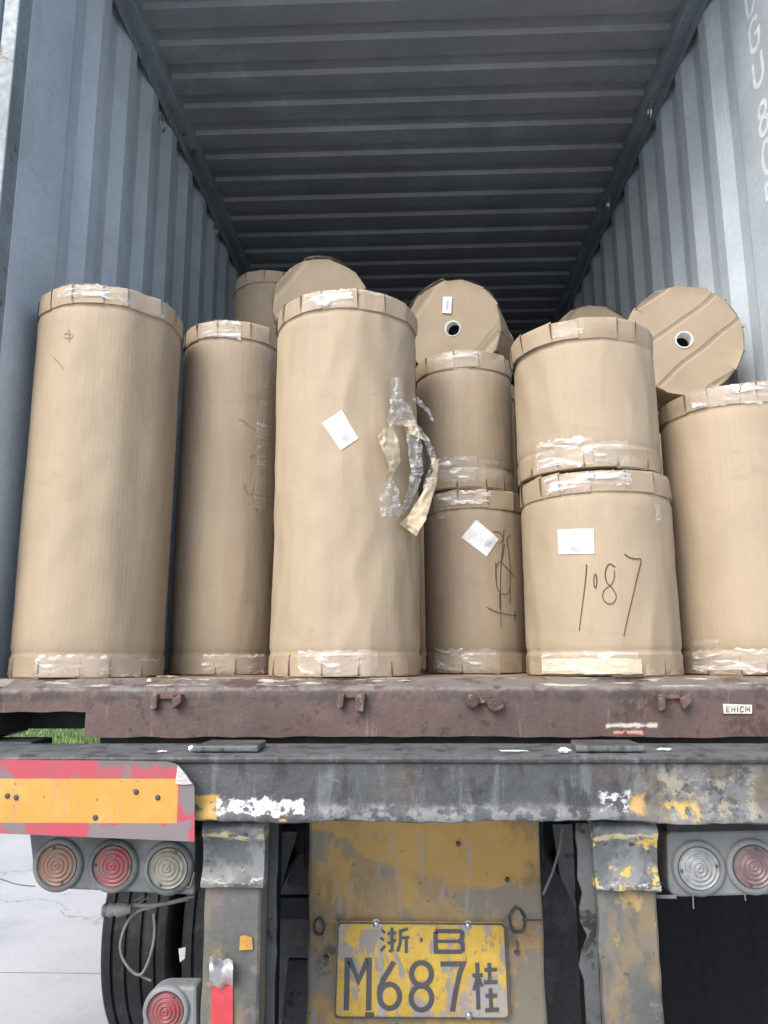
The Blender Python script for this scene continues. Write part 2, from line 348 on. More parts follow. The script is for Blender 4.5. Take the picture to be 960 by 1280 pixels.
# wrapping paper: brown kraft board with fine vertical flutes (UV: x around in m, y along in m)
def paper(name, base, seed=0, crease=None, flute=.10, stain=True):
    N = NT(name); co = N.coord('uv')
    a = N.noise(N.mapped(co, (1.2, .8, 1), (seed, seed*.7, 0)), 3, 4, .6)
    col = N.mix(N.ramp(a, .3, .7), tuple(c*.90 for c in base), tuple(c*1.08 for c in base))
    st = N.noise(N.mapped(co, (60, .8, 1), (seed, 0, 0)), 2.2, 3, .6)
    col = N.mix(N.ramp(st, .35, .75, 0, .22), col, tuple(c*.78 for c in base))
    sp = N.noise(N.mapped(co, (1, 1, 1), (seed*3, 2, 0)), 160, 2, .5)
    col = N.mix(N.ramp(sp, .72, .76, 0, .35), col, tuple(c*.45 for c in base))
    if stain:
        g = N.noise(N.mapped(co, (.7, 1.6, 1), (seed*1.7, 9, 0)), 4, 5, .65)
        col = N.mix(N.ramp(g, .60, .70, 0, .35), col, (base[0]*.62, base[1]*.70, base[2]*.78))
    w = N.n('TexWave', wave_type='BANDS', bands_direction='X'); w.inputs['Scale'].default_value = 26
    w.inputs['Distortion'].default_value = .4; w.inputs['Detail'].default_value = 1
    N.l(co, w.inputs['Vector'])
    pv = N.bump(w.outputs['Fac'], flute, .0012)
    pv = N.bump(N.noise(N.mapped(co, (1.4, .7, 1), (seed, 1, 0)), 5, 4, .55), .55, .012, pv)
    vor = N.n('TexVoronoi', feature='DISTANCE_TO_EDGE'); vor.inputs['Scale'].default_value = 5
    N.l(N.mapped(co, (1, .55, 1), (seed, seed, 0), (0, 0, .5)), vor.inputs['Vector'])
    pv = N.bump(N.ramp(vor.outputs['Distance'], 0, .05), .05, .004, pv)
    if crease:
        c2 = N.mapped(co, (1, 1, 1), (seed, 0, 0), (0, 0, crease[0]))
        w2 = N.n('TexWave', wave_type='BANDS', bands_direction='Y'); w2.inputs['Scale'].default_value = crease[1]
        w2.inputs['Distortion'].default_value = 4.0; w2.inputs['Detail'].default_value = 2; w2.inputs['Detail Scale'].default_value = .7
        N.l(c2, w2.inputs['Vector'])
        k = N.ramp(w2.outputs['Fac'], .985, 1.0)
        col = N.mix(N.math('MULTIPLY', k, .45), col, tuple(c*.42 for c in base))
        pv = N.bump(N.ramp(w2.outputs['Fac'], .93, 1.0), .8, -.004, pv)
    sf = N.noise(N.mapped(co, (1, 3.5, 1), (seed*2, 4, 0), (0, 0, .25)), 9, 5, .7)
    col = N.mix(N.ramp(sf, .655, .70, 0, .32), col, tuple(c*.55 for c in base))
    sl = N.noise(N.mapped(co, (3, 1, 1), (seed, 14, 0), (0, 0, -.3)), 7, 5, .7)
    col = N.mix(N.ramp(sl, .65, .72, 0, .30), col, tuple(min(1, c*1.35) for c in base))
    N.l(col, N.b.inputs['Base Color']); N.l(pv, N.b.inputs['Normal'])
    N.b.inputs['Roughness'].default_value = .62; N.b.inputs['Specular IOR Level'].default_value = .35
    return N.m
KR = (.365, .293, .208)
M['paper1'] = paper('kraft_wrap', KR, 1.3)
M['paper2'] = paper('kraft_wrap_smooth', tuple(c*1.03 for c in KR), 5.1, flute=.05)
M['paper3'] = paper('kraft_wrap_darker', (.325, .262, .188), 8.4)  # darker kraft tone, used on most rolls set back
M['papercap'] = paper('kraft_cap', (.36, .288, .203), 3.7, flute=.02)
M['disc'] = paper('creased_kraft_disc', (.34, .274, .196), 2.2, crease=(-.62, 2.6), flute=0)
M['disc2'] = paper('flat_kraft_disc', (.335, .272, .196), 6.2, crease=(-.75, 1.0), flute=0)
M['seam'] = plain('dark_fold_gap', (.09, .06, .04), .9)
M['innerpaper'] = paper('pale_torn_liner', (.56, .47, .32), 4.4, flute=0, stain=False)

def film(name, alpha0, alpha1, bscale, tint=(.86, .87, .88), bs=.9):
    N = NT(name); co = N.coord('uv')
    f = N.noise(N.mapped(co, (.6, 2.4, 1)), bscale, 3, .55, 1.2)
    N.b.inputs['Base Color'].default_value = (*tint, 1)
    N.l(N.ramp(f, .48, .74, alpha0, alpha1), N.b.inputs['Alpha'])  # milky alpha streaks stand in for bright glints on the film
    N.b.inputs['Roughness'].default_value = .12; N.b.inputs['Specular IOR Level'].default_value = 1.0
    N.b.inputs['Coat Weight'].default_value = .6; N.b.inputs['Coat Roughness'].default_value = .08
    N.l(N.bump(f, bs, .012, N.bump(N.noise(co, bscale*4, 4, .6), .5, .003)), N.b.inputs['Normal'])
    return N.m
M['tape'] = film('clear_packing_tape', .12, .95, 17, (.90, .91, .92))
M['tape_thin'] = film('clear_packing_tape_thin', .08, .45, 15)
M['plastic'] = film('crumpled_clear_plastic', .22, .85, 30, (.80, .82, .84), 1.0)

# ground
N = NT('pale_concrete'); co = N.coord('pos')
col = N.mix(N.ramp(N.noise(co, .6, 6, .6), .35, .65), (.40, .41, .415), (.50, .505, .505))
col = N.mix(N.ramp(N.noise(co, 8, 5, .7), .60, .70, 0, .45), col, (.27, .275, .27))
col = N.mix(N.ramp(N.noise(co, 90, 3, .6), .60, .72, 0, .5), col, (.2, .2, .2))
col = N.mix(N.ramp(N.noise(co, 1.7, 7, .7), .50, .75, 0, .35), col, (.28, .285, .28))
vo = N.n('TexVoronoi', feature='DISTANCE_TO_EDGE'); vo.inputs['Scale'].default_value = .24; 
wob = N.n('VectorMath', operation='ADD')
nz = N.n('TexNoise'); nz.inputs['Scale'].default_value = 1.4; nz.inputs['Detail'].default_value = 8; nz.inputs['Roughness'].default_value = .7; N.l(co, nz.inputs['Vector'])
sc_ = N.n('VectorMath', operation='SCALE'); sc_.inputs['Scale'].default_value = .9; N.l(nz.outputs['Color'], sc_.inputs[0])
N.l(co, wob.inputs[0]); N.l(sc_.outputs[0], wob.inputs[1]); N.l(wob.outputs[0], vo.inputs['Vector'])
spj = N.n('SeparateXYZ'); N.l(co, spj.inputs[0])
for q_, o_ in ((0, .7), (1, 1.3)):
    jd = N.math('ABSOLUTE', N.math('SUBTRACT', N.math('FRACT', N.math('ADD', N.math('MULTIPLY', spj.outputs[q_], 1/3.6), o_)), .5))
    col = N.mix(N.ramp(jd, .0008, .0022, .8, 0), col, (.14, .14, .13))
crk = N.ramp(vo.outputs['Distance'], .0006, .0028, 1, 0)
col = N.mix(N.math('MULTIPLY', crk, .7), col, (.16, .16, .16))
N.l(col, N.b.inputs['Base Color']); N.b.inputs['Roughness'].default_value = .8
N.l(N.bump(N.noise(co, 30, 5, .7), .2, .01), N.b.inputs['Normal'])
M['concrete'] = N.m
M['soil'] = metal('grassy_soil', (.09, .14, .04), .3, .9)
M['grass'] = metal('grass_blades', (.17, .27, .09), .5, .6, vscale=2)

# ------------------------------------------------------------------ ground
g = MB(); g.add([(-900, -900, 0), (900, -900, 0), (900, 1500, 0), (-900, 1500, 0)], [(0, 1, 2, 3)])
tag(obj('concrete_yard', g, M['concrete']), 'pale cracked concrete yard under the trailer', 'ground', kind='structure')
g = MB(); P = []
for i in range(61):
    P.append([Vector((-60+2*i, 14.2+.15*math.sin(i*1.3)+(j**1.6)*1.5, .02+.05*noise.noise((i*.7, j*.9, 0))+.02*(j > 0))) for j in range(22)])
g.grid(P)
tag(obj('lawn', g, M['soil']), 'green lawn beyond the concrete yard', 'ground', kind='structure')
g = MB(); rnd = random.Random(3)
for k in range(26000):
    x = rnd.uniform(-14, 6); y = 14.4+rnd.random()**1.5*12; h = rnd.uniform(.06, .20); a = rnd.uniform(0, 6.28); w = .012+y*.0006
    dx, dy = math.cos(a)*w, math.sin(a)*w; lx, ly = rnd.uniform(-.06, .06), rnd.uniform(-.06, .06)
    g.add([(x-dx, y-dy, 0), (x+dx, y+dy, 0), (x+lx, y+ly, h)], [(0, 1, 2)])
tag(obj('grass', g, M['grass']), 'bright green grass seen under the container', 'grass', kind='stuff')

# ------------------------------------------------------------------ container
ZF = 1.565; YS = 1.93; YE = 14.0; ZR = ZF+2.69
con = thing('shipping_container', (0, YS, 1.42), 'open blue-grey corrugated shipping container with a rusty maroon sill, loaded with paper rolls', 'shipping container')
def wall_side(s):
    xs_in = 1.170; dep = .031
    y = 2.50 if s > 0 else 2.27
    prof = [(YS+.07, xs_in+.0), (y, xs_in)]
    while y < YE-.3:
        prof += [(y+.068, xs_in+dep), (y+.138, xs_in+dep), (y+.206, xs_in), (y+.278, xs_in)]; y += .278
    prof.append((YE-.05, xs_in))
    m = MB(); zs = [ZF+.0, ZF+1.3, ZR-.06]; rows_in = []; rows_out = []
    for z in zs:
        rows_in.append([Vector((s*x, y, z)) for y, x in prof]); rows_out.append([Vector((s*(x+.004), y, z)) for y, x in prof])
    n = len(prof); loop = []
    m.grid(rows_in); m.grid(rows_out)
    b = 0; nb = 3*n
    for j in range(n-1): m.f.append((j, j+1, nb+j+1, nb+j)); m.f.append((2*n+j, nb+2*n+j, nb+2*n+j+1, 2*n+j+1))
    for i in range(2): m.f.append((i*n, (i+1)*n, nb+(i+1)*n, nb+i*n)); m.f.append((i*n+n-1, nb+i*n+n-1, nb+(i+1)*n+n-1, (i+1)*n+n-1))
    return obj('side_wall', m, M['wall'], con)
wl = wall_side(-1); wr = wall_side(1)
# roof
m = MB(); y = YS+.02; pr = [(y, ZR)]
y = 2.028
D_ = .020
while y < YE-.2:
    pr += [(y, ZR), (y+.016, ZR+D_), (y+.080, ZR+D_), (y+.092, ZR)]; y += .196
pr.append((YE, ZR))
top = [(a, b+.004) for a, b in pr]
loop = pr+top[::-1]
m.prism([(-1.12, a, b) for a, b in loop], (2.24, 0, 0))
# the ends are one ngon each; rebuild as strips for clean shading
m = MB(); xs = [-1.12, -.4, .4, 1.12]
m.grid([[Vector((x, a, b)) for a, b in loop+[loop[0]]] for x in xs])
obj('roof', m, M['roof'], con)
for s in (-1, 1):
    m = MB(); m.box(min(s*1.11, s*1.219), max(s*1.11, s*1.219), YS+.02, YE, ZR-.06, ZR+.03); obj('top_rail', m, M['rail'], con, bevel=.006)
    m = MB(); m.box(min(s*1.172, s*1.219), max(s*1.172, s*1.219), YS+.16, YE, ZF-.14, ZF-.003); obj('bottom_rail', m, M['outer'], con, bevel=.004)
    m = MB(); m.box(min(s*1.161, s*1.168), max(s*1.161, s*1.168), YS+.12, YE-.06, ZR-.105, ZR-.0605); obj('rail_fascia', m, M['rail'], con)
    # corner post, J shaped section
    m = MB(); sec = [(1.172, YS+.0), (1.219, YS+.0), (1.219, YS+.16), (1.186, YS+.16), (1.186, YS+.11), (1.172, YS+.075)]
    m.prism([(s*x, y, ZF-.018) for x, y in sec], (0, 0, 2.70)); obj('corner_post', m, M['rail'], con, bevel=.004)
m = MB(); m.box(-1.17, 1.17, YS, YS+.06, ZR-.05, ZR+.06); obj('door_header', m, M['rail'], con, bevel=.005)
m = MB(); m.box(-1.168, 1.168, YE-.05, YE, ZF, ZR-.06); obj('front_wall', m, M['wall'], con)
m = MB(); m.box(-1.168, 1.168, YS+.075, YE-.06, ZF-.028, ZF); obj('floor', m, M['ply'], con)
y = YS+.19
while y < YE-.2:
    m = MB(); m.box(-1.16, 1.16, y, y+.05, ZF-.135, ZF-.030); y += .30; obj('floor_crossmember', m, M['darksteel'], con)

def extr(prof, xs, disp=None, close=True):
    pr = prof+[prof[0]] if close else prof
    m = MB(); P = []
    for x in xs:
        row = []
        for y, z in pr:
            v = Vector((x, y, z))
            if disp: v = v+disp(v)
            row.append(v)
        P.append(row)
    m.grid(P); n = len(prof)
    m.f.append(tuple(range(n))); k = (len(xs)-1)*len(pr); m.f.append(tuple(k+i for i in range(n-1, -1, -1)))
    return m
def lin(a, b, n): return [a+(b-a)*i/n for i in range(n+1)]
def nd(a, sc, seed=0):
    def f(v):
        w = v*sc+Vector((seed, seed*2, 0)); return Vector((0, noise.noise(w)*a, noise.noise(w+Vector((9, 9, 9)))*a))
    return f
zt, zb = 1.547, 1.427
prof = [(YS, zb)] + [(YS, z) for z in lin(zb+.02, zt-.012, 6)] + [(YS+.003, zt-.004), (YS+.010, zt), (YS+.045, zt+.006), (YS+.07, ZF-.002), (YS+.072, zb)]
m = extr(prof, lin(-.832, .832, 220), nd(.0035, 13))
sill = obj('rear_sill', m, M['sill'], con, smooth=40)
for s in (-1, 1):
    zc = 1.487
    prof = [(YS, zc), (YS, zt-.02), (YS, zt-.012), (YS+.003, zt-.004), (YS+.010, zt), (YS+.045, zt+.006), (YS+.07, ZF-.002), (YS+.072, zc)]
    a, b = (.833, 1.056) if s > 0 else (-1.056, -.833)
    obj('sill_end', extr(prof, lin(a, b, 30), nd(.003, 14, 3)), M['sill'], con, smooth=40)
    m = MB(); m.box(min(s*.815, s*.830), max(s*.815, s*.830), YS+.003, YS+.30, zb+.002, zt-.02); obj('sill_gusset', m, M['sill'], con, bevel=.002)
    # corner casting with an oval hole
    m = MB(); x0, x1, z0, z1 = 1.058, 1.221, 1.420, 1.546; cx, cz = (x0+x1)/2, (z0+z1)/2; yf = YS-.008
    hole, outr, back = [], [], []
    for k in range(32):
        t = 2*math.pi*k/32; c, q = math.cos(t), math.sin(t)
        hole.append(Vector((s*(cx+.032*c), yf, cz+.040*q+(.012 if q > 0 else -.012)))); back.append(hole[-1]+Vector((0, .05, 0)))
        e = min((x1-x0)/2/max(abs(c), 1e-6), (z1-z0)/2/max(abs(q), 1e-6)); outr.append(Vector((s*(cx+c*e), yf, cz+q*e)))
    ring = [[b_, h, o, o+Vector((0, .178, 0))] for b_, h, o in zip(back, hole, outr)]
    m.grid(ring, closed=True); m.f.append(tuple(4*k for k in range(32))); m.f.append(tuple(4*k+3 for k in range(32)))
    obj('corner_casting', m, M['casting'], con)
# door leaves swung out level with the opening
for s in (-1, 1):
    m = MB(); prf = []; x = 1.30
    while x < 2.30: prf += [(x, 1.955), (x+.06, 1.955), (x+.09, 1.985), (x+.16, 1.985), (x+.19, 1.955)]; x += .25
    m.grid([[Vector((s*a, b, z)) for a, b in prf] for z in (ZF+.02, ZR-.12)]); m.grid([[Vector((s*a, b+.004, z)) for a, b in prf] for z in (ZF+.02, ZR-.12)])
    m.box(min(s*1.232, s*1.31), max(s*1.232, s*1.31), 1.925, 1.99, ZF-.02, ZR-.06); m.box(min(s*2.35, s*2.42), max(s*2.35, s*2.42), 1.925, 1.99, ZF-.02, ZR-.06)
    m.box(min(s*1.311, s*2.349), max(s*1.311, s*2.349), 1.93, 1.985, ZF-.02, ZF+.05); m.box(min(s*1.311, s*2.349), max(s*1.311, s*2.349), 1.93, 1.985, ZR-.13, ZR-.06)
    obj('door_leaf', m, M['wall'], con)
# cam keepers on the sill face
def keeper(px, kind):
    c = at(px, 880, YS); x = c.x; z = at(px, 878, YS).z
    m = MB(); dsp = lambda v: v
    if kind == 0:
        m.prism([(x-.040, YS-.001, z+.020), (x-.024, YS-.001, z+.022), (x-.026, YS-.001, z-.014), (x-.040, YS-.001, z-.020)], (0, -.022, 0))
        m.prism([(x+.012, YS-.001, z+.010), (x+.034, YS-.001, z+.022), (x+.036, YS-.001, z+.002), (x+.016, YS-.001, z-.016)], (0, -.024, 0))
        m.box(x-.024, x+.013, YS-.012, YS-.001, z+.008, z+.018)
    elif kind == 1:
        m.prism([(x-.036, YS-.001, z+.020), (x-.018, YS-.001, z+.021), (x-.022, YS-.001, z-.010), (x-.034, YS-.001, z-.014)], (0, -.022, 0))
        m.prism([(x+.006, YS-.001, z+.022), (x+.032, YS-.001, z+.023), (x+.028, YS-.001, z-.020), (x+.010, YS-.001, z-.022)], (0, -.026, 0))
        m.box(x-.018, x+.008, YS-.010, YS-.001, z+.010, z+.020)
    else:
        for sx, w in ((-1, .016), (1, .021)):
            cx = x+sx*.028; pl = [(cx+w*math.cos(2*math.pi*k/9+sx), YS-.001, z+.004*sx*-1+.017*math.sin(2*math.pi*k/9+sx)) for k in range(9)]
            m.prism(pl, (0, -.024, 0))
        m.box(x-.020, x+.018, YS-.013, YS-.001, z-.002, z+.016)
    o = obj('cam_keeper', m, M['rust'], con, bevel=.003)
for px, k in ((212, 0), (441, 1), (604, 2), (842, 0)): keeper(px, k)
# sticker with lettering
def mapY(Y):          # photo pixel -> vertical plane at depth Y
    return lambda u, v, lift: at(u, v, Y) + Vector((0, -lift, 0))
mp = mapY(YS-.006); m = MB()
c4 = [at(904, 880, YS-.005), at(940, 881, YS-.005), at(940, 892, YS-.005), at(905, 892, YS-.005)]
m.prism([c4[0], c4[3], c4[2], c4[1]], (0, .003, 0))
st = obj('sill_sticker', m, plain('cream_sticker', (.72, .70, .58), .5), con)
m = MB()
def S(pl, w=1.0, lift=.001, **k): stroke(m, pl, w, mp, lift, **k)
S([(912, 883.5), (908, 883.5), (908, 889.5), (912, 889.5)]); S([(908.6, 886.4), (911.6, 886.4)], lift=.0013)
S([(914.5, 883.2), (914.5, 889.8)]); S([(918.3, 883.2), (918.3, 889.8)]); S([(914.9, 886.5), (918, 886.5)], lift=.0013)
S([(921.8, 883.2), (921.8, 889.8)], 1.4)
S([(929.5, 884.5), (928.5, 883.4), (925.8, 883.4), (925.3, 885), (925.3, 888.4), (926, 889.6), (928.7, 889.6), (929.5, 888.2)], 1.2)
S([(932, 889.8), (932, 883.4), (934.4, 887.5), (936.8, 883.4), (936.8, 889.8)], 1.2)
obj('sticker_lettering', m, M['glyph'], st)
# stencilled number running down the right wall
WX = 1.170
m = MB()
def hitwall(px, py):
    r = ray(px, py); t = (WX-.0035-CAM.x)/r.x; return CAM+r*t
def mpw(u, v, lift):      # u = metres along the wall from Y, v = z
    return Vector((WX-.0006-lift*.6, u, v))
def chars(c, yc, z1, h=.122, w=.062):
    z0 = z1-h; L, Rr = yc+w/2, yc-w/2; L, Rr = yc+w/2, yc-w/2
    # seen from inside looking at the right wall, deeper (larger y) is to the left
    zc = (z0+z1)/2; A = lambda cx, cz, rx, rz, a0, a1, n=16: [(cx-rx*math.cos(R(a0+(a1-a0)*k/n)), cz+rz*math.sin(R(a0+(a1-a0)*k/n))) for k in range(n+1)]
    if c == 'U': return [[(L, z1)] + A(yc, z0+w*.5, w/2, w*.5, 180, 360) [0:] + [(Rr, z1)]]
    if c == 'D': return [[(L, z0), (L, z1), (yc, z1), (Rr+.008, z1-.02), (Rr, zc), (Rr+.008, z0+.02), (yc, z0), (L-.004, z0)]]
    if c == 'G': return [A(yc, z1-w*.5, w/2, w*.5, 20, 180)[:-1] + [(L, zc)] + A(yc, z0+w*.5, w/2, w*.5, 180, 360) + [(Rr, zc-.004), (yc, zc-.004)]]
    if c == '8': return [A(yc, z1-h*.24, w*.40, h*.22, 270, 629, 24), A(yc, z0+h*.26, w*.46, h*.25, 91, 449, 24)]
    if c == '0': return [A(yc, zc, w/2, h/2, 90, 449, 28)]
    if c == '5': return [[(Rr, z1), (L, z1), (L, zc+.01), (yc, zc+.014)] + A(yc, z0+h*.27, w*.48, h*.27, 60, -120)]
wtxt = [('D', 0.0, 18), ('G', 25, 64), ('U', 72, 108), ('8', 128, 170), ('0', 176, 218), ('5', 226, 268)]
yc = 2.335
for i, (c, a, b) in enumerate(wtxt):
    pc = hitwall(955, 150)
    # z of the rows from the photo at the wall depth
    za = None
    def zrow(py):
        # iterate px so the point lies at depth yc
        lo, hi = 850., 1100.
        for _ in range(40):
            mid = (lo+hi)/2
            if hitwall(mid, py).y > yc: lo = mid
            else: hi = mid
        return hitwall(lo, py).z
    z1, z0 = zrow(a if i else -24), zrow(b)
    m = MB()
    for k, pl in enumerate(chars(c, yc, z1, h=z1-z0-.01, w=.064)):
        stroke(m, pl, .018, mpw, .0004*k+.0003)
    obj('stencilled_character', m, M['stencil'], wr, label='white character painted on the right wall')
# lashing rings near the top rails
for px, py, s in ((812, 140, 1), (760, 256, 1), (203, 156, -1), (270, 290, -1)):
    r = ray(px, py); t = (s*1.10-CAM.x)/r.x; p = CAM+r*t
    m = MB(); m.tube([p+Vector((0, .022*math.sin(a), -.028*math.cos(a))) for a in [2*math.pi*k/14 for k in range(15)]], .006, 6, False)
    m.box(min(p.x, p.x+s*.012), max(p.x, p.x+s*.012), p.y-.02, p.y+.02, p.z+.02, p.z+.05)
    obj('lashing_ring', m, M['steel'], con, smooth=50)

# ------------------------------------------------------------------ paper rolls
class Roll:
    def __init__(s, O, Rd, H, seed, a=None, e1=None, e2=None, low=.010, facet=0.0, taper=0.0, wrk=.0022):
        s.wrk = wrk; s.O = Vector(O); s.R = Rd; s.H = H; s.seed = seed; s.low = low; s.facet = facet; s.taper = taper
        s.a = (Vector(a) if a else Vector((0, 0, 1))).normalized()
        s.e1 = Vector(e1) if e1 else Vector((1, 0, 0)); s.e1 = (s.e1 - s.a*s.e1.dot(s.a)).normalized()
        s.e2 = s.a.cross(s.e1)*-1 if e2 is None else Vector(e2)
        s.e2 = (s.e2 - s.a*s.e2.dot(s.a) - s.e1*s.e2.dot(s.e1)).normalized()
    def rad(s, th, h):
        n = noise.noise((math.sin(th)*1.7+s.seed, math.cos(th)*1.7, h*2.2+s.seed*3))
        n2 = noise.noise((math.sin(th)*5+s.seed, math.cos(th)*5, h*3.0))
        n3 = abs(noise.noise((th*2.2+h*2.5+s.seed, h*5.5-th*1.1, s.seed)))
        r = s.R*(1+s.low*n*.9+s.low*.35*n2)-(s.wrk*n3)
        r *= 1+s.taper*(0.5-h/s.H)
        if s.facet: r += s.facet*math.cos(th*9+s.seed+h*.6)*.5
        e = min(h, s.H-h)
        if .054 < e < .075: r -= .0035*(1-abs(e-.061)/.012) if abs(e-.061) < .012 else 0
        return r
    def p(s, th, h, off=0.0):
        return s.O + (s.e1*math.sin(th)+s.e2*math.cos(th))*(s.rad(th, min(max(h, 0), s.H))+off) + s.a*h
    def hit(s, px, py):
        r = ray(px, py); o = CAM-s.O
        ox, oy, oz = o.dot(s.e1), o.dot(s.e2), o.dot(s.a); dx, dy, dz = r.dot(s.e1), r.dot(s.e2), r.dot(s.a)
        A = dx*dx+dy*dy; B = 2*(ox*dx+oy*dy); C = ox*ox+oy*oy-s.R*s.R
        disc = B*B-4*A*C; disc = max(disc, 0); t = (-B-math.sqrt(disc))/2/A
        return math.atan2(ox+dx*t, oy+dy*t), oz+dz*t
    def body(s, m, uv, seg=160, hs=None):
        hs = hs or [0, .02, .045, .056, .061, .066, .075]+lin(.1, s.H-.1, max(6, int((s.H-.2)/.025)))+[s.H-.075, s.H-.066, s.H-.061, s.H-.056, s.H-.045, s.H-.02, s.H]
        base = len(m.v); P = []
        for k in range(seg+1):
            th = -math.pi+2*math.pi*k/seg; P.append([s.p(th, h) for h in hs]); uv += [(th*s.R, h) for h in hs]
        m.grid(P)
    def cap(s, top=True, hgt=.056, n=None, gap=.0032, seed=0, hole=0.0, mat=None, name='end_cap', shift=(0, 0), flare=0.0, root=None, disc_mat=None):
        rnd = random.Random(seed); n = n or max(10, int(2*math.pi*s.R/.085))
        cuts = [-math.pi+2*math.pi*k/n+rnd.uniform(-.22, .22)*2*math.pi/n for k in range(n)]; cuts.append(cuts[0]+2*math.pi)
        m = MB(); uv = []; fold = []
        sg = 1 if top else -1; h0 = s.H if top else 0.0
        sh = s.e1*shift[0]+s.e2*shift[1]
        seams = []; rims = []
        for k in range(n):
            a0, a1 = cuts[k], cuts[k+1]; jt = rnd.uniform(-.004, .004); jb = rnd.uniform(-.003, .003); skew = rnd.uniform(-.003, .003)
            lift = rnd.uniform(0, .0025); w = 6; P = []
            for j in range(w+1):
                f = j/w; th = a0+(a1-a0)*f*1.02; off = gap*.45+gap*.9*f+lift*.6
                # polygonal rim: chord sag
                chord = s.R*(1-math.cos((a1-a0)/2))*.75*(1-(2*f-1)**2)
                hh = [hgt+jb, hgt*.66, hgt*.33, .003]
                row = [s.p(th, h0-sg*(hgt+jb+skew*f), .0005)+sh]
                row += [s.p(th, h0-sg*q, off-chord*(1-q/hgt)*.8+flare*(1-q/hgt))+sh for q in hh]
                row += [s.p(th, h0+sg*(.003+jt*.6+skew*f), off-.004-chord*.9+flare)+sh]
                P.append(row); uv += [(th*s.R, s.H-q) for q in (hgt, hgt, hgt*.6, hgt*.3, 0, -.004)]
                rims.append(row[-1])
            m.grid(P); seams.append(a1)
        c = s.O+s.a*(h0+sg*.001)+sh
        b = len(m.v); nr = len(rims)
        ri = hole if hole else .002
        rings = [(1.0, 0), (.9, .0), (.55, 0), (ri/s.R, 0)]
        capm, capuv = m, uv
        # end disc
        m = MB(); uv = []; P = []
        for k, q in enumerate(rims+[rims[0]]):
            v = q-c; v2 = v-s.a*v.dot(s.a); row = []
            L = v2.length; u = v2.normalized()
            for f in (1.0, .97, .85, .7, .55, .4, .25, ri/L):
                d = v2*f if f > ri/L else u*ri
                wv = noise.noise((d.x*9+s.seed, d.y*9+d.z*9, s.seed))*.004*(1-abs(f-.5)) if f < .96 else 0
                hgt_ = v.dot(s.a)*(1 if f == 1 else (.5 if f > .9 else 0))
                row.append(c+d+s.a*(hgt_+wv)); uv.append((d.dot(s.e1), d.dot(s.e2)))
            P.append(row)
        m.grid(P)
        obj('end_disc', m, disc_mat or M['papercap'], root, smooth=40, uv=uv)
        # dark slits where the folds overlap
        nfc = len(capm.f); m = capm; rnd = random.Random(seed+5)
        for a in seams:
            if rnd.random() < .12: continue
            hh = rnd.uniform(.35, .95)*hgt; w = rnd.uniform(.0010, .0026)/s.R; off = gap*1.4+.0030+flare
            sk = rnd.uniform(-.006, .006)
            m.add([s.p(a-w, h0-sg*.001, off)+sh, s.p(a+w, h0-sg*.001, off)+sh, s.p(a+w*.3+sk, h0-sg*hh, gap*1.4+.0022)+sh, s.p(a-w*.3+sk, h0-sg*hh, gap*1.4+.0022)+sh], [(0, 1, 2, 3)])
            capuv += [(0, 0)]*4
        o = obj(name, capm, mat or M['papercap'], root, smooth=32, uv=capuv)
        o.data.materials.append(M['seam'])
        for p_ in o.data.polygons:
            if p_.index >= nfc: p_.material_index = 1
    def sheet(s, name, u0, u1, h0, h1, mat, root, off=.011, wr=.004, nu=None, nh=None, ragged=0, bulge=0, parent=None, slant=0.0):
        nu = nu or max(6, int((u1-u0)*s.R/.006)); nh = nh or max(5, int((h1-h0)/.006)); m = MB(); uv = []; P = []
        for i in range(nu+1):
            fi = i/nu; row = []
            for j in range(nh+1):
                fj = j/nh
                rg0 = ragged*noise.noise((fi*11+s.seed, 0, u0)); rg1 = ragged*noise.noise((fi*13, 5, u1+s.seed)); ru = ragged*noise.noise((fj*9, 9, u0+h0))
                h = h0+rg0+(h1+rg1-h0-rg0)*fj+slant*fi; th = u0+(u1-u0)*fi+ru/s.R*(1-2*fi)
                q = Vector((th*s.R*26, h*60, s.seed)); e = min(fi, 1-fi, fj, 1-fj)*6; e = min(1, e)
                w = wr*(abs(noise.noise(q))*1.2+.5*abs(noise.noise(q*2.3)))*(.25+.75*e)+bulge*math.sin(math.pi*fi)*math.sin(math.pi*fj)
                row.append(s.p(th, h, off+w)); uv.append((th*s.R, h))
            P.append(row)
        m.grid(P); return obj(name, m, mat, parent or root, smooth=25, uv=uv)
    def quad(s, name, px4, mat, root, off=.0025, n=8, smudge=True):
        pts = [s.hit(*q) for q in px4]; m = MB(); P = []; uv = []
        for i in range(n+1):
            row = []
            for j in range(n+1):
                a, b = i/n, j/n
                th = (pts[0][0]*(1-a)+pts[1][0]*a)*(1-b)+(pts[3][0]*(1-a)+pts[2][0]*a)*b
                h = (pts[0][1]*(1-a)+pts[1][1]*a)*(1-b)+(pts[3][1]*(1-a)+pts[2][1]*a)*b
                row.append(s.p(th, h, off)); uv.append((a, b))
            P.append(row)
        m.grid(P); o = obj(name, m, mat, root, smooth=40, uv=uv)
        if smudge:
            def mp2(u, v, lift):
                a, b = u, v
                th = (pts[0][0]*(1-a)+pts[1][0]*a)*(1-b)+(pts[3][0]*(1-a)+pts[2][0]*a)*b
                h = (pts[0][1]*(1-a)+pts[1][1]*a)*(1-b)+(pts[3][1]*(1-a)+pts[2][1]*a)*b
                return s.p(th, h, off+.001)
            m = MB()
            for k in range(3): stroke(m, [(.30+.05*k, .74+.06*k), (.62+.04*k, .70+.07*k)], .035, mp2, step=.05)
            obj('label_print', m, M['smudge'], o)
        return o
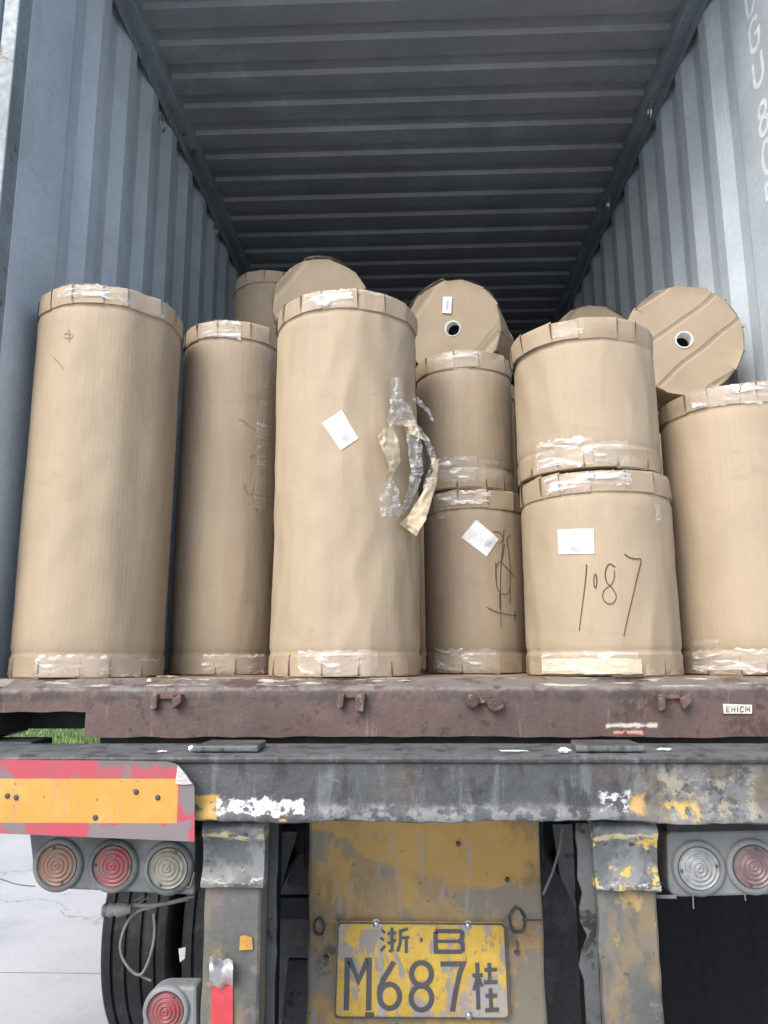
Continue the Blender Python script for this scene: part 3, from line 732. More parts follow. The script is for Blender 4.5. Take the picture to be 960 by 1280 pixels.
    def ink(s, name, strokes, mat, root, w=.0035, off=.0016):
        m = MB()
        for k, pl in enumerate(strokes):
            pl = list(pl)
            for _ in range(2):
                Q = [pl[0]]
                for a, b in zip(pl, pl[1:]): Q += [(a[0]*.75+b[0]*.25, a[1]*.75+b[1]*.25), (a[0]*.25+b[0]*.75, a[1]*.25+b[1]*.75)]
                pl = Q+[pl[-1]]
            pts = [s.hit(*q) for q in pl]; pl2 = [(t*s.R, h) for t, h in pts]
            stroke(m, pl2, w, lambda u, v, l: s.p(u/s.R, v, off+l), .0002*k, step=.006, taper=.35)
        return obj(name, m, mat, root)

GR = 'wrapped paper rolls loaded in the container'
def standing(px, Y, Rd, ztop, label, seed, mat='paper1', zbot=ZF, py=600, cap_top=True, cap_bot=True, low=.010, facet=0, taper=0, lean=(0, 0), capkw=None, capb=None, wx=None, wrk=.0022):
    c = at(px, py, Y); x = wx if wx is not None else c.x
    root = thing('paper_roll', (x, Y, zbot), label, 'paper roll', GR)
    r = Roll((x, Y, zbot+.004), Rd, ztop-zbot-.008, seed, a=(lean[0], lean[1], 1), e1=(1, 0, 0), e2=(0, -1, 0), low=low, facet=facet, taper=taper, wrk=wrk)
    m = MB(); uv = []; r.body(m, uv)
    obj('wrap', m, M[mat], root, smooth=50, uv=uv)
    if cap_top: r.cap(True, seed=seed*3+1, root=root, **(capkw or {}))
    if cap_bot: r.cap(False, seed=seed*3+2, root=root, gap=.0012, hgt=.05, **(capb or {}))
    return r, root
def ztop_at(px, py, Y): return at(px, py, Y).z

# front row, left to right
A, rA = standing(125, 2.20, .207, ztop_at(125, 352, 1.985), 'tall roll standing against the left container wall', 1, 'paper1', low=.014, facet=.0045, lean=(.006, 0), wrk=.004)
B, rB = standing(286, 2.46, .166, ztop_at(288, 399, 2.294), 'narrower tall roll set back between the two widest, taped down its right side', 2, 'paper3', low=.008, lean=(.004, 0))
C, rC = standing(433.5, 2.20, .211, ztop_at(432, 358, 1.985), 'tall roll with a slanted blue-white label and torn plastic hanging from its right side', 3, 'paper2', low=.020, lean=(.0, 0), taper=.018, wrk=.010)
D1, rD1 = standing(590, 2.50, .162, ztop_at(590, 611, 2.34), 'bottom roll of the narrow stack, bearing a tilted label and black scribble', 4, 'paper3', low=.006)
D2, rD2 = standing(582, 2.50, .161, ztop_at(582, 437, 2.34), 'small unmarked roll on top of the narrow stack, below the lying roll', 5, 'paper3', low=.007, zbot=ztop_at(590, 611, 2.34)+.004)
E1, rE1 = standing(741, 2.20, .209, ztop_at(742, 585, 1.985), 'wide short roll with 1087 written in marker below a square label', 6, 'paper2', low=.012, taper=.012, wrk=.007)
E2, rE2 = standing(736, 2.20, .203, ztop_at(735, 394, 1.985), 'wide short roll stacked on the one with handwritten digits', 7, 'paper2', low=.012, wrk=.006, zbot=ztop_at(742, 585, 1.985)+.004, capkw=dict(flare=.004, shift=(-.006, 0)))
Fr, rF = standing(925, 2.25, .211, ztop_at(932, 476, 2.04), 'medium roll standing against the right container wall, cut off by the photo edge', 8, 'paper1', low=.008)
# set back, reaching higher
J, rJ = standing(340, 3.30, .172, ztop_at(335, 337, 3.13), 'dim roll standing far back on the left, behind the narrower tall roll', 9, 'paper3', py=370, low=.02)

def lying(px, py, Y, Rd, L, label, seed, dirv, mat='paper3', disc='disc', hole=.030, holeoff=(0, 0), hgt=.05, rootz=None, capkw=None):
    c = at(px, py, Y); a = Vector(dirv).normalized()
    root = thing('paper_roll', (c.x, c.y+L/2, c.z-Rd), label, 'paper roll', GR)
    # a runs from the back to the front disc so that the front is the "top"
    O = c+a*L; r = Roll(O, Rd, L, seed, a=-a, e1=(1, 0, 0), e2=(0, 0, 1), low=.016)
    m = MB(); uv = []; r.body(m, uv); obj('wrap', m, M[mat], root, smooth=50, uv=uv)
    r.cap(True, seed=seed*3+1, root=root, hole=hole, disc_mat=M[disc], hgt=hgt, **(capkw or {}))
    r.cap(False, seed=seed*3+2, root=root, hgt=.05)
    if hole:
        m = MB(); O2 = O-a*L
        m.lathe([(hole+.0005, .20), (hole+.0005, -.0035), (hole-.0035, -.0045), (hole-.0045, -.002), (hole-.0045, .20)], O2, a, r.e1, r.e2, 40)
        obj('core_tube', m, M['core'], root, smooth=40)
        m = MB(); m.lathe([(hole-.005, .045), (.0005, .045)], O2, a, r.e1, r.e2, 40); obj('core_shade_disc', m, M['dark'], root)  # near-black disc paints the shade down the open core
    return r, root
G, rG = lying(566, 411, 2.78, .187, .52, 'roll lying end-on above the narrow stack, a small upright label on its round end', 11, (.24, 1, .17), disc='disc2', mat='paper3', hole=.030)
H, rH = lying(855, 425, 2.55, .200, .60, 'roll lying end-on beside the right wall, its creased round end showing an open white core', 12, (.10, 1, .02), mat='paper1', disc='disc', hole=.030)
I, rI = lying(401, 380, 2.80, .187, .52, 'roll lying behind the tall labelled roll, its blank end rising above it', 13, (-.10, 1, .05), disc='disc2', hole=0)
K, rK = lying(742, 432, 3.30, .19, .5, 'dark roll lying far back, only its top showing over the wide stacked roll', 14, (.02, 1, .02), hole=0, disc='disc2')

# hidden rows that carry the lying rolls
def support(x, Y, Rd, z, seed, zb=ZF, grp='standing rolls hidden behind the front row'):
    root = thing('paper_roll', (x, Y, zb), 'plain brown roll standing hidden behind the front row, carrying a lying roll', 'paper roll', grp)
    r = Roll((x, Y, zb+.004), Rd, z-zb-.008, seed, e1=(1, 0, 0), e2=(0, -1, 0))
    m = MB(); uv = []; r.body(m, uv, seg=64); obj('wrap', m, M['paper3'], root, smooth=50, uv=uv)
    r.cap(True, seed=seed, root=root); r.cap(False, seed=seed+1, root=root, hgt=.05)
for o_, rr, sd_ in ((G, .187, 21), (H, .20, 22), (I, .187, 23), (K, .19, 24)):
    p0 = o_.O+o_.a*(o_.H*.5); support(min(max(p0.x, -.95), .94), p0.y, .2, p0.z-rr-.006-.02, sd_)

# tape on the rolls
def tapes(r, root, specs):
    for (x0, y0, x1, y1, kind) in specs:
        t0, h1 = r.hit(x0, y0); t1, h0 = r.hit(x1, y1)
        h0, h1 = min(h0, h1), max(h0, h1); h1 = min(h1, r.H-.004); h0 = max(h0, .004); hm = (h0+h1)/2
        r.sheet('tape_strip', min(t0, t1), max(t0, t1), min(h0, h1), max(h0, h1), M[kind], root, off=.0075 if min(hm, r.H-hm) < .07 else .003, wr=.006 if kind == 'tape' else .003, ragged=.011)
tapes(A, rA, [(48, 820, 130, 848, 'tape'), (130, 822, 196, 847, 'tape_thin'), (75, 352, 150, 376, 'tape'), (150, 352, 205, 400, 'tape_thin')])
tapes(B, rB, [(255, 818, 330, 842, 'tape'), (255, 400, 300, 424, 'tape'), (324, 430, 331, 640, 'tape_thin'), (300, 400, 345, 418, 'tape_thin')])
tapes(C, rC, [(375, 813, 470, 842, 'tape'), (380, 362, 440, 384, 'tape'), (440, 362, 500, 380, 'tape_thin')])
tapes(D2, rD2, [(550, 574, 596, 602, 'tape'), (596, 574, 630, 602, 'tape_thin'), (545, 442, 600, 462, 'tape_thin')])
tapes(D1, rD1, [(548, 612, 612, 630, 'tape'), (545, 812, 620, 838, 'tape'), (548, 636, 565, 648, 'tape_thin')])
tapes(E2, rE2, [(672, 556, 742, 582, 'tape'), (742, 552, 785, 580, 'tape'), (690, 400, 730, 418, 'tape_thin')])
tapes(E1, rE1, [(682, 588, 742, 612, 'tape'), (742, 585, 790, 606, 'tape'), (818, 630, 826, 652, 'tape')])
tapes(Fr, rF, [(865, 485, 925, 504, 'tape'), (925, 482, 975, 504, 'tape'), (868, 812, 975, 840, 'tape'), (862, 800, 900, 812, 'tape_thin')])
# folded strip at the foot of the digit roll
t0, _ = E1.hit(682, 830); t1, _ = E1.hit(800, 830)
E1.sheet('folded_strip', t0, t1, .004, .042, M['innerpaper'], rE1, off=.012, wr=.004, ragged=.003)
t0, _ = E1.hit(684, 830); t1, _ = E1.hit(795, 830)
E1.sheet('tape_strip', t0, t1, .004, .058, M['tape'], rE1, off=.018, wr=.004, ragged=.004)

def tape_lying(r, root, a0, a1, h0, h1, kind='tape', off=.012):
    r.sheet('tape_strip', R(a0), R(a1), h0, h1, M[kind], root, off=off, wr=.006, ragged=.006)
tape_lying(G, rG, -60, -10, G.H-.07, G.H+.001); tape_lying(G, rG, 0, 50, G.H-.20, G.H-.02, 'tape_thin')
tape_lying(I, rI, -85, -50, I.H-.22, I.H+.002); tape_lying(I, rI, -20, 25, I.H-.10, I.H+.002, 'tape')
tape_lying(H, rH, 75, 95, H.H-.06, H.H+.001, 'tape')
tape_lying(K, rK, -30, 30, K.H-.30, K.H, 'tape_thin')

# labels
C.quad('label_sticker', [(403, 529), (427, 513), (448, 548), (426, 563)], M['label'], rC)
D1.quad('label_sticker', [(577, 672), (595, 650), (623, 674), (608, 696)], M['label'], rD1)
E1.quad('label_sticker', [(697, 662), (742, 661), (743, 692), (698, 693)], M['label'], rE1)
m = MB(); O2 = G.O+G.a*(G.H+.006)
def gpl(px, py):
    r = ray(px, py); t = (O2-CAM).dot(G.a)/r.dot(G.a); return CAM+r*t
m.prism([gpl(554, 371), gpl(565, 371), gpl(564, 392), gpl(553, 391)], G.a*.0015)
gl = obj('label_sticker', m, M['label'], rG)
m = MB(); m.prism([gpl(558, 376)+G.a*.0025, gpl(561, 376)+G.a*.0025, gpl(560.5, 387)+G.a*.0025, gpl(557.5, 387)+G.a*.0025], G.a*.0005); obj('label_print', m, M['smudge'], gl)

# marker writing
z8 = lambda L: [(560+x/3.2, 580+y/3.2) for x, y in L]
E1.ink('handwritten_digits', [z8([(550, 403), (556, 405), (541, 540), (530, 620), (525, 668)]),
    z8([(a, b) for a, b in arc(589, 467, 6, 28, -90, 250)]),
    z8([(668, 412)]+[(a, b) for a, b in arc(648, 442, 19, 42, -60, -265, 18)]+[(660, 500), (676, 530), (662, 558), (640, 562), (620, 542), (618, 515), (632, 496), (655, 484), (666, 455), (664, 425)]),
    z8([(705, 360), (722, 374), (748, 381), (776, 378), (758, 440), (735, 540), (716, 630), (704, 688)])], M['ink'], rE1, w=.0031)
D1.ink('marker_scribble', [z8([(224, 262), (218, 330), (212, 400), (208, 480), (210, 560), (212, 652)]),
    z8([(180, 272), (200, 270), (215, 282), (222, 300), (205, 318)]),
    z8([(250, 285), (232, 300), (244, 360), (248, 430), (247, 500), (246, 560)]),
    z8([(190, 395), (190, 470), (200, 510), (225, 525), (243, 515), (247, 490)]),
    z8([(215, 395), (245, 430), (268, 455)]), z8([(225, 320), (215, 390), (190, 400), (192, 470)]),
    z8([(155, 573), (185, 590), (225, 600), (275, 608)]), z8([(263, 590), (264, 630)]), z8([(205, 520), (206, 580)])], M['ink'], rD1, w=.0028)
z6 = lambda L: [(280+x/5.56, 450+y/5.56) for x, y in L]
B.ink('faint_marks', [z6([(100, 415), (120, 412), (170, 455), (222, 495)]), z6([(190, 690), (180, 665), (200, 655), (225, 675)]),
    z6([(138, 860), (140, 900), (170, 935), (210, 940), (250, 925)]), z6([(200, 895), (200, 980), (215, 1040), (235, 1045)])], M['faintink'], rB, w=.003)
A.ink('faint_marks', [[(80, 418), (86, 416), (92, 420), (88, 424), (80, 422)], [(86, 412), (87, 428)], [(66, 446), (74, 454), (80, 462)]], M['faintink'], rA, w=.003)

# torn wrapper hanging on the tall labelled roll
def ribbon(name, L, Rr, mat, root, n=26, k=9, wr=.006, seed=0, lift=.0):
    # L/Rr: [(px,py,extra distance towards the viewer)]
    def samp(P, t):
        x = t*(len(P)-1); i = min(int(x), len(P)-2); f = x-i
        return tuple(P[i][q]*(1-f)+P[i+1][q]*f for q in range(3))
    m = MB(); uv = []; G_ = []
    for i in range(n+1):
        a = samp(L, i/n); b = samp(Rr, i/n); row = []
        for j in range(k+1):
            f = j/k; px, py, e = (a[q]*(1-f)+b[q]*f for q in range(3))
            Y = min(2.2-.211*math.sqrt(max(0, 1-((px-433.5)/88.0)**2)), 2.09)-.010-e*.9
            p = at(px, py, Y)
            w = Vector((noise.noise((px*.16, py*.11, seed)), noise.noise((px*.19, py*.14, seed+5)), noise.noise((px*.15, py*.12, seed+9))))
            row.append(p+Vector((w.x*.4, w.y*1.6-abs(w.y)*.2, w.z*.3))*wr); uv.append((px/400, py/400))
        G_.append(row)
    m.grid(G_); return obj(name, m, M[mat], root, smooth=28, uv=uv)
ribbon('torn_paper_strip', [(484, 528, .02), (472, 546, .03), (478, 562, .035), (487, 582, .03), (481, 602, .02)], [(489, 530, .0), (497, 548, .02), (500, 562, .03), (500, 578, .02), (487, 602, .02)], 'innerpaper', rC, seed=1)
ribbon('torn_paper_strip', [(538, 572, .02), (541, 590, .03), (524, 622, .035), (512, 642, .03), (499, 655, .03)], [(548, 574, .0), (547, 602, .01), (538, 630, .02), (532, 650, .03), (520, 670, .02)], 'innerpaper', rC, seed=2)
ribbon('torn_plastic', [(489, 470, .0), (487, 500, .03), (484, 530, .03)], [(500, 472, .0), (504, 502, .02), (508, 532, .02)], 'plastic', rC, seed=3, wr=.012)
ribbon('torn_plastic', [(499, 500, .02), (508, 540, .04), (514, 590, .045), (508, 620, .04), (496, 642, .02)], [(512, 505, .0), (526, 540, .02), (530, 590, .03), (516, 625, .02), (505, 645, .02)], 'plastic', rC, seed=4, wr=.013)
ribbon('torn_plastic', [(484, 600, .02), (476, 620, .04), (474, 645, .03)], [(493, 602, .0), (500, 622, .02), (499, 645, .02)], 'plastic', rC, seed=5, wr=.014)
ribbon('torn_plastic', [(516, 500, .0), (530, 512, .02), (540, 526, .01)], [(522, 496, .0), (536, 510, .02), (543, 525, .02)], 'plastic', rC, seed=6, wr=.01)
ribbon('torn_plastic', [(512, 530, .03), (530, 552, .04), (540, 575, .04), (528, 612, .03)], [(522, 528, .01), (538, 552, .02), (548, 578, .01), (540, 612, .02)], 'plastic', rC, seed=7, wr=.012)
ribbon('torn_paper_strip', [(500, 528, .035), (508, 534, .04), (516, 545, .04)], [(512, 524, .01), (520, 532, .02), (530, 550, .02)], 'innerpaper', rC, seed=8)
ribbon('torn_gap_shade', [(520, 556, .012), (522, 580, .014), (521, 606, .012)], [(528, 556, .0), (532, 580, .0), (524, 606, .0)], 'seam', rC, seed=9, wr=.002)  # dark strip drawn for the shade inside the tear

# ------------------------------------------------------------------ trailer chassis
YB = 1.67; ZD = 1.415; ZB = 1.283
tr = thing('trailer_chassis', (0, 4.5, 0), 'grimy grey and yellow skeletal container trailer carrying the container', 'trailer')
def beamdisp(v):
    w = Vector((v.x*7, v.y*7, v.z*9)); a = .0022
    if v.z < ZB+.03: a = .006
    q = Vector((v.x*32, v.y*30, v.z*32))
    k = 1.0 if v.y < YB+.05 else .2
    return Vector((0, noise.noise(w)*a*k+noise.noise(q)*a*.5*k, (noise.noise(w+Vector((7, 7, 7)))*a+noise.noise(q+Vector((3, 3, 3)))*a*.6)*k*(1 if v.z < ZB+.05 else .35)))
prof = [(YB+.002, ZD-.003), (YB-.001, ZD-.007), (YB, ZD-.013), (YB+.007, ZD-.018), (YB+.008, ZD-.03)] + [(YB+.008, z) for z in lin(ZD-.04, ZB+.035, 7)] + \
       [(YB+.006, ZB+.026), (YB+.002, ZB+.018), (YB-.001, ZB+.010), (YB, ZB+.003), (YB+.006, ZB), (YB+.10, ZB+.002), (YB+.23, ZB+.01), (YB+.23, ZD), (YB+.12, ZD), (YB+.05, ZD), (YB+.01, ZD)]
beam = obj('rear_bolster', extr(prof, lin(-1.24, 1.24, 520), beamdisp), M['beam'], tr, smooth=38)
# deck plates
for x0, x1 in ((250, 330), (712, 797)):
    a = at(x0, 930, 1.78).x; b = at(x1, 930, 1.78).x; m = MB()
    m.prism([(a, YB+.045, ZD+.002), (b, YB+.045, ZD+.002), (b-.004, YB+.16, ZD+.002), (a+.012, YB+.16, ZD+.002)], (0, 0, .014)); obj('deck_plate', m, M['beam'], beam, bevel=.004)
for s in (-1, 1):   # twist-lock blocks that carry the castings
    m = MB(); m.box(min(s*.955, s*1.22), max(s*.955, s*1.22), YS-.015, YS+.10, ZB+.01, ZD+.003); obj('twistlock_block', m, M['darksteel'], tr, bevel=.005)
# rails, crossmembers
for s in (-1, 1):
    m = MB(); x0, x1 = s*.40, s*.52
    m.box(min(x0, x1), max(x0, x1), 2.20, 13.2, 1.38, 1.40); m.box(min(x0, x1), max(x0, x1), 2.20, 13.2, .98, 1.0)
    m.box(min(s*.455, s*.465), max(s*.455, s*.465), 2.20, 13.2, 1.0, 1.38); obj('chassis_rail', m, M['darksteel'], tr)
# posts with curved pads
def post(x0, x1, s):
    m = MB(); zs = lin(.55, 1.156, 40); P = []
    for z in zs:
        j = .004*noise.noise((z*14, x0*9, 0)); k = .003*noise.noise((z*25, x0*9, 4)); e = .012*max(0, noise.noise((z*9, 3, x0*5))) if s > 0 else 0
        P.append([Vector((x0+j-e, 1.722, z)), Vector((x0+j-e, 1.715, z)), Vector((x0+.008-e*.4, 1.712, z)), Vector(((x0+x1)/2, 1.713+k, z)), Vector((x1-.005, 1.712, z)), Vector((x1+k*.5, 1.716, z)), Vector((x1, 1.90, z)), Vector((x0, 1.90, z)), Vector((x0+j-e, 1.722, z))])
    m.grid(P); m.f.append(tuple(range(8))); q = len(m.v)-9; m.f.append(tuple(q+i for i in range(8)))
    po = obj('rear_post', m, M['post'], tr, smooth=35)
    # pad: wavy plate section extruded across
    pr = [(1.760, 1.280), (1.712, 1.281), (1.698, 1.272), (1.692, 1.262), (1.694, 1.250), (1.704, 1.240), (1.709, 1.222), (1.710, 1.20), (1.708, 1.18), (1.701, 1.165), (1.694, 1.156), (1.695, 1.149), (1.703, 1.145), (1.76, 1.146)]
    obj('bump_pad', extr(pr, lin(x0-.006, x1+.006, 30), nd(.0035, 30, x0*7)), M['pad'], tr, smooth=45)
    return po
pl_ = post(-.463, -.345, -1); pr_ = post(.352, .470, 1)
# inner webs beside the posts with a ragged edge
for s, x in ((-1, -.333), (1, .340)):
    pts = []; rnd = random.Random(5 if s < 0 else 9)
    for k in range(26):
        z = 1.27-k*.028; e = .018+.016*noise.noise((k*.45, s*4, 2))+.012*noise.noise((k*1.3, s, 7))
        pts.append((x-s*.002-s*e*(.3 if s < 0 else 1.0), z))
    m = MB(); m.prism([(a, 1.718+(.02 if s > 0 else .07), z) for a, z in pts]+[(x+s*.012, 1.718+(.02 if s > 0 else .07), pts[-1][1]), (x+s*.012, 1.718+(.02 if s > 0 else .07), 1.27)], (0, .012, 0))
    obj('post_flange', m, M['gusset'], tr, bevel=.002)
    m = MB(); m.box(min(x+s*.002, x-s*.004), max(x+s*.002, x-s*.004), 1.80, 1.87, .50, 1.27); obj('post_web', m, M['dark'], tr)
# diagonal gussets behind the gaps
def plate(name, pxs, Y, mat, th=.01):
    m = MB(); m.prism([at(a, b, Y) for a, b in pxs], (0, th, 0)); return obj(name, m, M[mat], tr, bevel=.002)
plate('gusset', [(690, 1030), (760, 1030), (760, 1195), (744, 1188), (700, 1095)], 2.22, 'gusset')
plate('gusset', [(320, 1040), (372, 1040), (352, 1105), (338, 1180), (326, 1190)], 2.20, 'gusset')
plate('bracket', [(348, 1122), (388, 1122), (388, 1150), (348, 1150)], 2.30, 'gusset', .03)
plate('bracket', [(360, 1200), (388, 1200), (388, 1300), (350, 1300)], 2.34, 'gusset', .02)
plate('bracket', [(372, 1070), (388, 1058), (390, 1110), (358, 1105)], 2.25, 'gusset', .01)
m = MB(); m.box(-.815, 1.05, 1.985, 2.25, 1.36, 1.4385); obj('gap_shade_bar', m, M['darksteel'], tr)  # added dark bar filling in the shaded gap below the sill
m = MB(); P = []
for i in range(91):
    x = .54+.72*i/90; P.append([Vector((x, 2.90+.005*math.sin(i*.30+.5*math.sin(z*5))+.002*math.sin(i*1.1+z*6), z)) for z in lin(.22, 1.22, 24)])
m.grid(P); fl = obj('mud_flap', m, M['flap'], tr, smooth=60); sm = fl.modifiers.new('thick', 'SOLIDIFY'); sm.thickness = .006
m = MB(); m.box(-.62, .62, 2.62, 2.64, .30, 1.40); obj('underbody_dark_backing', m, M['darksteel'], tr)  # added dark sheet that blacks out the view under the trailer
m = MB(); m.box(-.33, .33, 2.24, 2.34, 1.05, 1.27); obj('crossmember', m, M['darksteel'], tr, bevel=.006)
m = MB(); m.tube([at(703, 1036, 2.0), at(700, 1060, 2.0), at(691, 1090, 2.02), at(679, 1118, 2.05)], .0035, 6); obj('cable', m, M['cable'], tr, smooth=60)

# number panel
YP = 2.115
P = []; nx, nz_ = 60, 70
for i in range(nx+1):
    row = []
    for j in range(nz_+1):
        z = .55+(1.30-.55)*j/nz_; hw = .298; x = -hw+2*hw*i/nx
        dent = .010*noise.noise((x*4, z*4, 3))+.004*noise.noise((x*12, z*10, 8))
        ex = .004*noise.noise((z*9, i > 30, 2)) if i in (0, nx) else 0
        row.append(Vector((x+ex, YP+.012+dent*.7, z)))
    P.append(row)
m = MB(); m.grid(P); pan = obj('number_panel', m, M['panel'], tr, smooth=60)
sm = pan.modifiers.new('thick', 'SOLIDIFY'); sm.thickness = .005; sm.offset = 1
for px, py, r_ in ((646, 1150, .024), (399, 1158, .016)):   # torn holes with curled rims
    c = at(px, py, YP-.002); m = MB(); pts = []
    for k in range(19):
        a = 2*math.pi*k/18; q = r_*(1+.25*noise.noise((k*.7, px, 0))); pts.append(c+Vector((q*math.cos(a)*.8, -.002, q*math.sin(a)*1.2)))
    pts[-1] = pts[0]; m.tube(pts, .0035, 6, False); obj('torn_hole_rim', m, M['gusset'], pan, smooth=60)
for px, py in ((646, 1191), (408, 1198), (634, 1100), (573, 1055)):
    c = at(px, py, YP-.004); m = MB(); m.lathe([(.0005, -.006), (.004, -.005), (.006, 0), (.006, .006)], c, Vector((0, 1, 0)), Vector((1, 0, 0)), Vector((0, 0, 1)), 16)
    obj('bolt', m, M['gusset'], pan, smooth=50)
m = MB(); m.tube([at(646, 1175, YP-.004), at(647, 1184, YP-.006), at(646, 1190, YP-.006)], .0018, 6); m.tube([at(652, 1150, YP-.004), at(664, 1150, YP-.01), at(679, 1150, YP-.01)], .002, 6); obj('wire_scrap', m, M['gusset'], pan)

# licence plate
zp = lambda x, y: (410+x/4, 1140+y/4)
YL = YP-.012
cor = [at(*zp(44, 45), YL), at(*zp(888, 52), YL), at(*zp(912, 540), YL), at(*zp(28, 534), YL)]
def plq(inset):     # rounded quad inset in metres
    c = sum(cor, Vector())/4; out = []
    q = [p+(Vector((1 if p.x < c.x else -1, 0, -1 if p.z > c.z else 1))*inset) for p in cor]
    rr = .012
    for i, p in enumerate(q):
        a = (q[i-1]-p).normalized(); b = (q[(i+1) % 4]-p).normalized()
        for k in range(6):
            t = k/5; out.append(p+a*rr*(1-t)**2+b*rr*t**2)
    return out
m = MB(); m.prism(plq(0), (0, .004, 0)); plt = obj('licence_plate', m, M['plate'], tr, bevel=.001)
o_ = plq(.0015); i_ = plq(.0055); m = MB()
m.grid([[a+Vector((0, -.0006, 0)), a+Vector((0, -.0032, 0)), b+Vector((0, -.0032, 0)), b+Vector((0, -.0006, 0))] for a, b in zip(o_, i_)], closed=True)
obj('plate_border', m, M['glyph'], plt)
mpP = lambda u, v, lift: at(410+u/4, 1140+v/4, YL-.0012-lift)
m = MB(); li = [0]
def T(pl, w): li[0] += 1; stroke(m, pl, w*1.08, mpP, .00025*(li[0] % 6))
# M 6 8 7
T([(91, 492), (97, 242), (110, 242), (152, 345), (196, 242), (206, 242), (203, 492)], 25)
T([(330, 250), (300, 300), (272, 345)], 25); T(arc(308, 422, 50, 60, 0, 360, 32), 24)
T([(273, 348), (262, 372), (256, 396), (256, 420)], 22)
T(arc(467, 310, 50, 56, 0, 360, 32), 24); T(arc(467, 430, 52, 60, 0, 360, 32), 24)
T([(562, 260), (676, 260), (660, 300), (638, 400), (622, 498)], 24)
# B, wide
T([(535, 96), (662, 96), (672, 106), (668, 138), (652, 146), (672, 156), (674, 190), (662, 199), (540, 199), (537, 100)], 20); T([(545, 147), (655, 147)], 15)
# dot
T([(460, 140), (473, 140)], 20)
# Zhe
T([(268, 90), (286, 106)], 13); T([(262, 128), (280, 142)], 13); T([(264, 196), (286, 168)], 13)
T([(320, 78), (320, 190), (306, 200)], 15); T([(298, 110), (342, 104)], 14); T([(298, 158), (342, 140)], 13)
T([(400, 84), (362, 96), (362, 150), (348, 198)], 14); T([(366, 130), (408, 126)], 13); T([(391, 130), (391, 206)], 15)
# Gui
T([(746, 254), (752, 488)], 19); T([(722, 318), (774, 316)], 19); T([(744, 330), (728, 392)], 13); T([(754, 330), (772, 372)], 13)
T([(806, 254), (809, 352)], 18); T([(782, 290), (846, 288)], 18); T([(780, 352), (848, 350)], 20)
T([(812, 382), (816, 488)], 18); T([(788, 420), (846, 418)], 19); T([(786, 492), (854, 488)], 20)
obj('plate_characters', m, M['glyph'], plt)
for px, py in ((470, 1155), (585, 1157), (586, 1269)):
    c = at(px, py, YL-.001); m = MB(); m.lathe([(.0005, -.008), (.005, -.0075), (.0085, -.005), (.009, 0), (.012, .0)], c, Vector((0, 1, 0)), Vector((1, 0, 0)), Vector((0, 0, 1)), 20)
    obj('plate_screw', m, M['steel'], plt, smooth=50)
c = at(462, 1268, YL-.001); m = MB(); m.box(c.x-.011, c.x+.011, c.y-.003, c.y, c.z-.005, c.z+.005); obj('plate_clip', m, M['gusset'], plt, bevel=.002)

# reflective board on the left of the bolster
YR = 1.645
def poly_board():
    b = [(-900, 949), (150, 951), (208, 952), (220, 955), (232, 967), (241, 979), (243, 985), (243, 1052), (100, 1046), (-900, 1036)]
    out = []
    for x, y in b:
        p = at(max(x, -140), y, YR); out.append(Vector((p.x, YR, p.z)))
    return out
m = MB(); m.prism(poly_board(), (0, .004, 0)); bd = obj('reflective_board', m, M['board'], tr)
m = MB(); m.prism([at(*q, YR-.004) for q in ((222, 956), (219, 980), (231, 981), (240, 980), (232, 968))], (0, .002, 0)); obj('peeled_corner', m, M['foil'], bd)
for px, py in ((9, 995), (20, 997), (170, 990), (197, 997), (119, 1022)):
    c = at(px, py, YR-.001); m = MB(); rr = .0048
    m.lathe([(.0005, -.004), (rr*.7, -.0035), (rr, -.001), (rr+.001, .0)], c, Vector((0, 1, 0)), Vector((1, 0, 0)), Vector((0, 0, 1)), 16); obj('rivet', m, M['gusset'], bd, smooth=50)
for px in (-60, 120):
    c = at(px, 1000, YR); m = MB(); m.box(c.x-.02, c.x+.02, YR+.0045, YB+.006, c.z-.04, c.z+.03); obj('board_bracket', m, M['darksteel'], tr)

# lamps
def lamp_lens(px, py, Y, r, mat, parent, name='lamp_lens', rim='housing'):
    c = at(px, py, Y); ax = Vector((0, 1, 0)); e1 = Vector((1, 0, 0)); e2 = Vector((0, 0, 1))
    m = MB(); m.lathe([(r*1.36, .004), (r*1.34, -.004), (r*1.24, -.008), (r*1.10, -.008), (r*1.04, -.004), (r*1.02, .004)], c, ax, e1, e2, 48)
    rm = obj('lamp_rim', m, M[rim], parent, smooth=50)
    pr = [(r*1.03, .003)]
    for k in range(60):
        q = r*(1-k/60.0); wv = .0018*math.cos(k/60*math.pi*2*4.5); pr.append((max(q, .0004), -.004-.006*(1-(q/r)**2)-wv))
    m = MB(); m.lathe(pr, c, ax, e1, e2, 48); ln = obj(name, m, M[mat], parent, smooth=60)
    for a in (R(35+px), R(215+px)):
        q = c+Vector((math.cos(a)*r*.90, -.006, math.sin(a)*r*.90)); m = MB(); m.lathe([(.0003, -.002), (.0028, -.0015), (.0034, .002)], q, ax, e1, e2, 12)
        obj('lens_screw', m, M['gusset'], ln, smooth=50)
def housing(pxs, Y, mat, depth=.07):
    m = MB(); m.prism([at(a, b, Y) for a, b in pxs], (0, depth, 0)); return obj('tail_lamp_housing', m, M[mat], tr, bevel=.006)
def rounded(pts, rad, n=5):
    out = []; k = len(pts)
    for i, p in enumerate(pts):
        a = Vector(pts[i-1])-Vector(p); b = Vector(pts[(i+1) % k])-Vector(p); r_ = rad[i]
        if r_ <= 0: out.append(p); continue
        a.normalize(); b.normalize()
        for j in range(n+1):
            t = j/n; q = Vector(p)+a*r_*(1-t)**2+b*r_*t**2; out.append((q.x, q.y))
    return out
YLm = 1.735
hl = housing(rounded([(36, 1040), (244, 1044), (243, 1119), (44, 1110)], [0, 0, 4, 22]), YLm, 'housing')
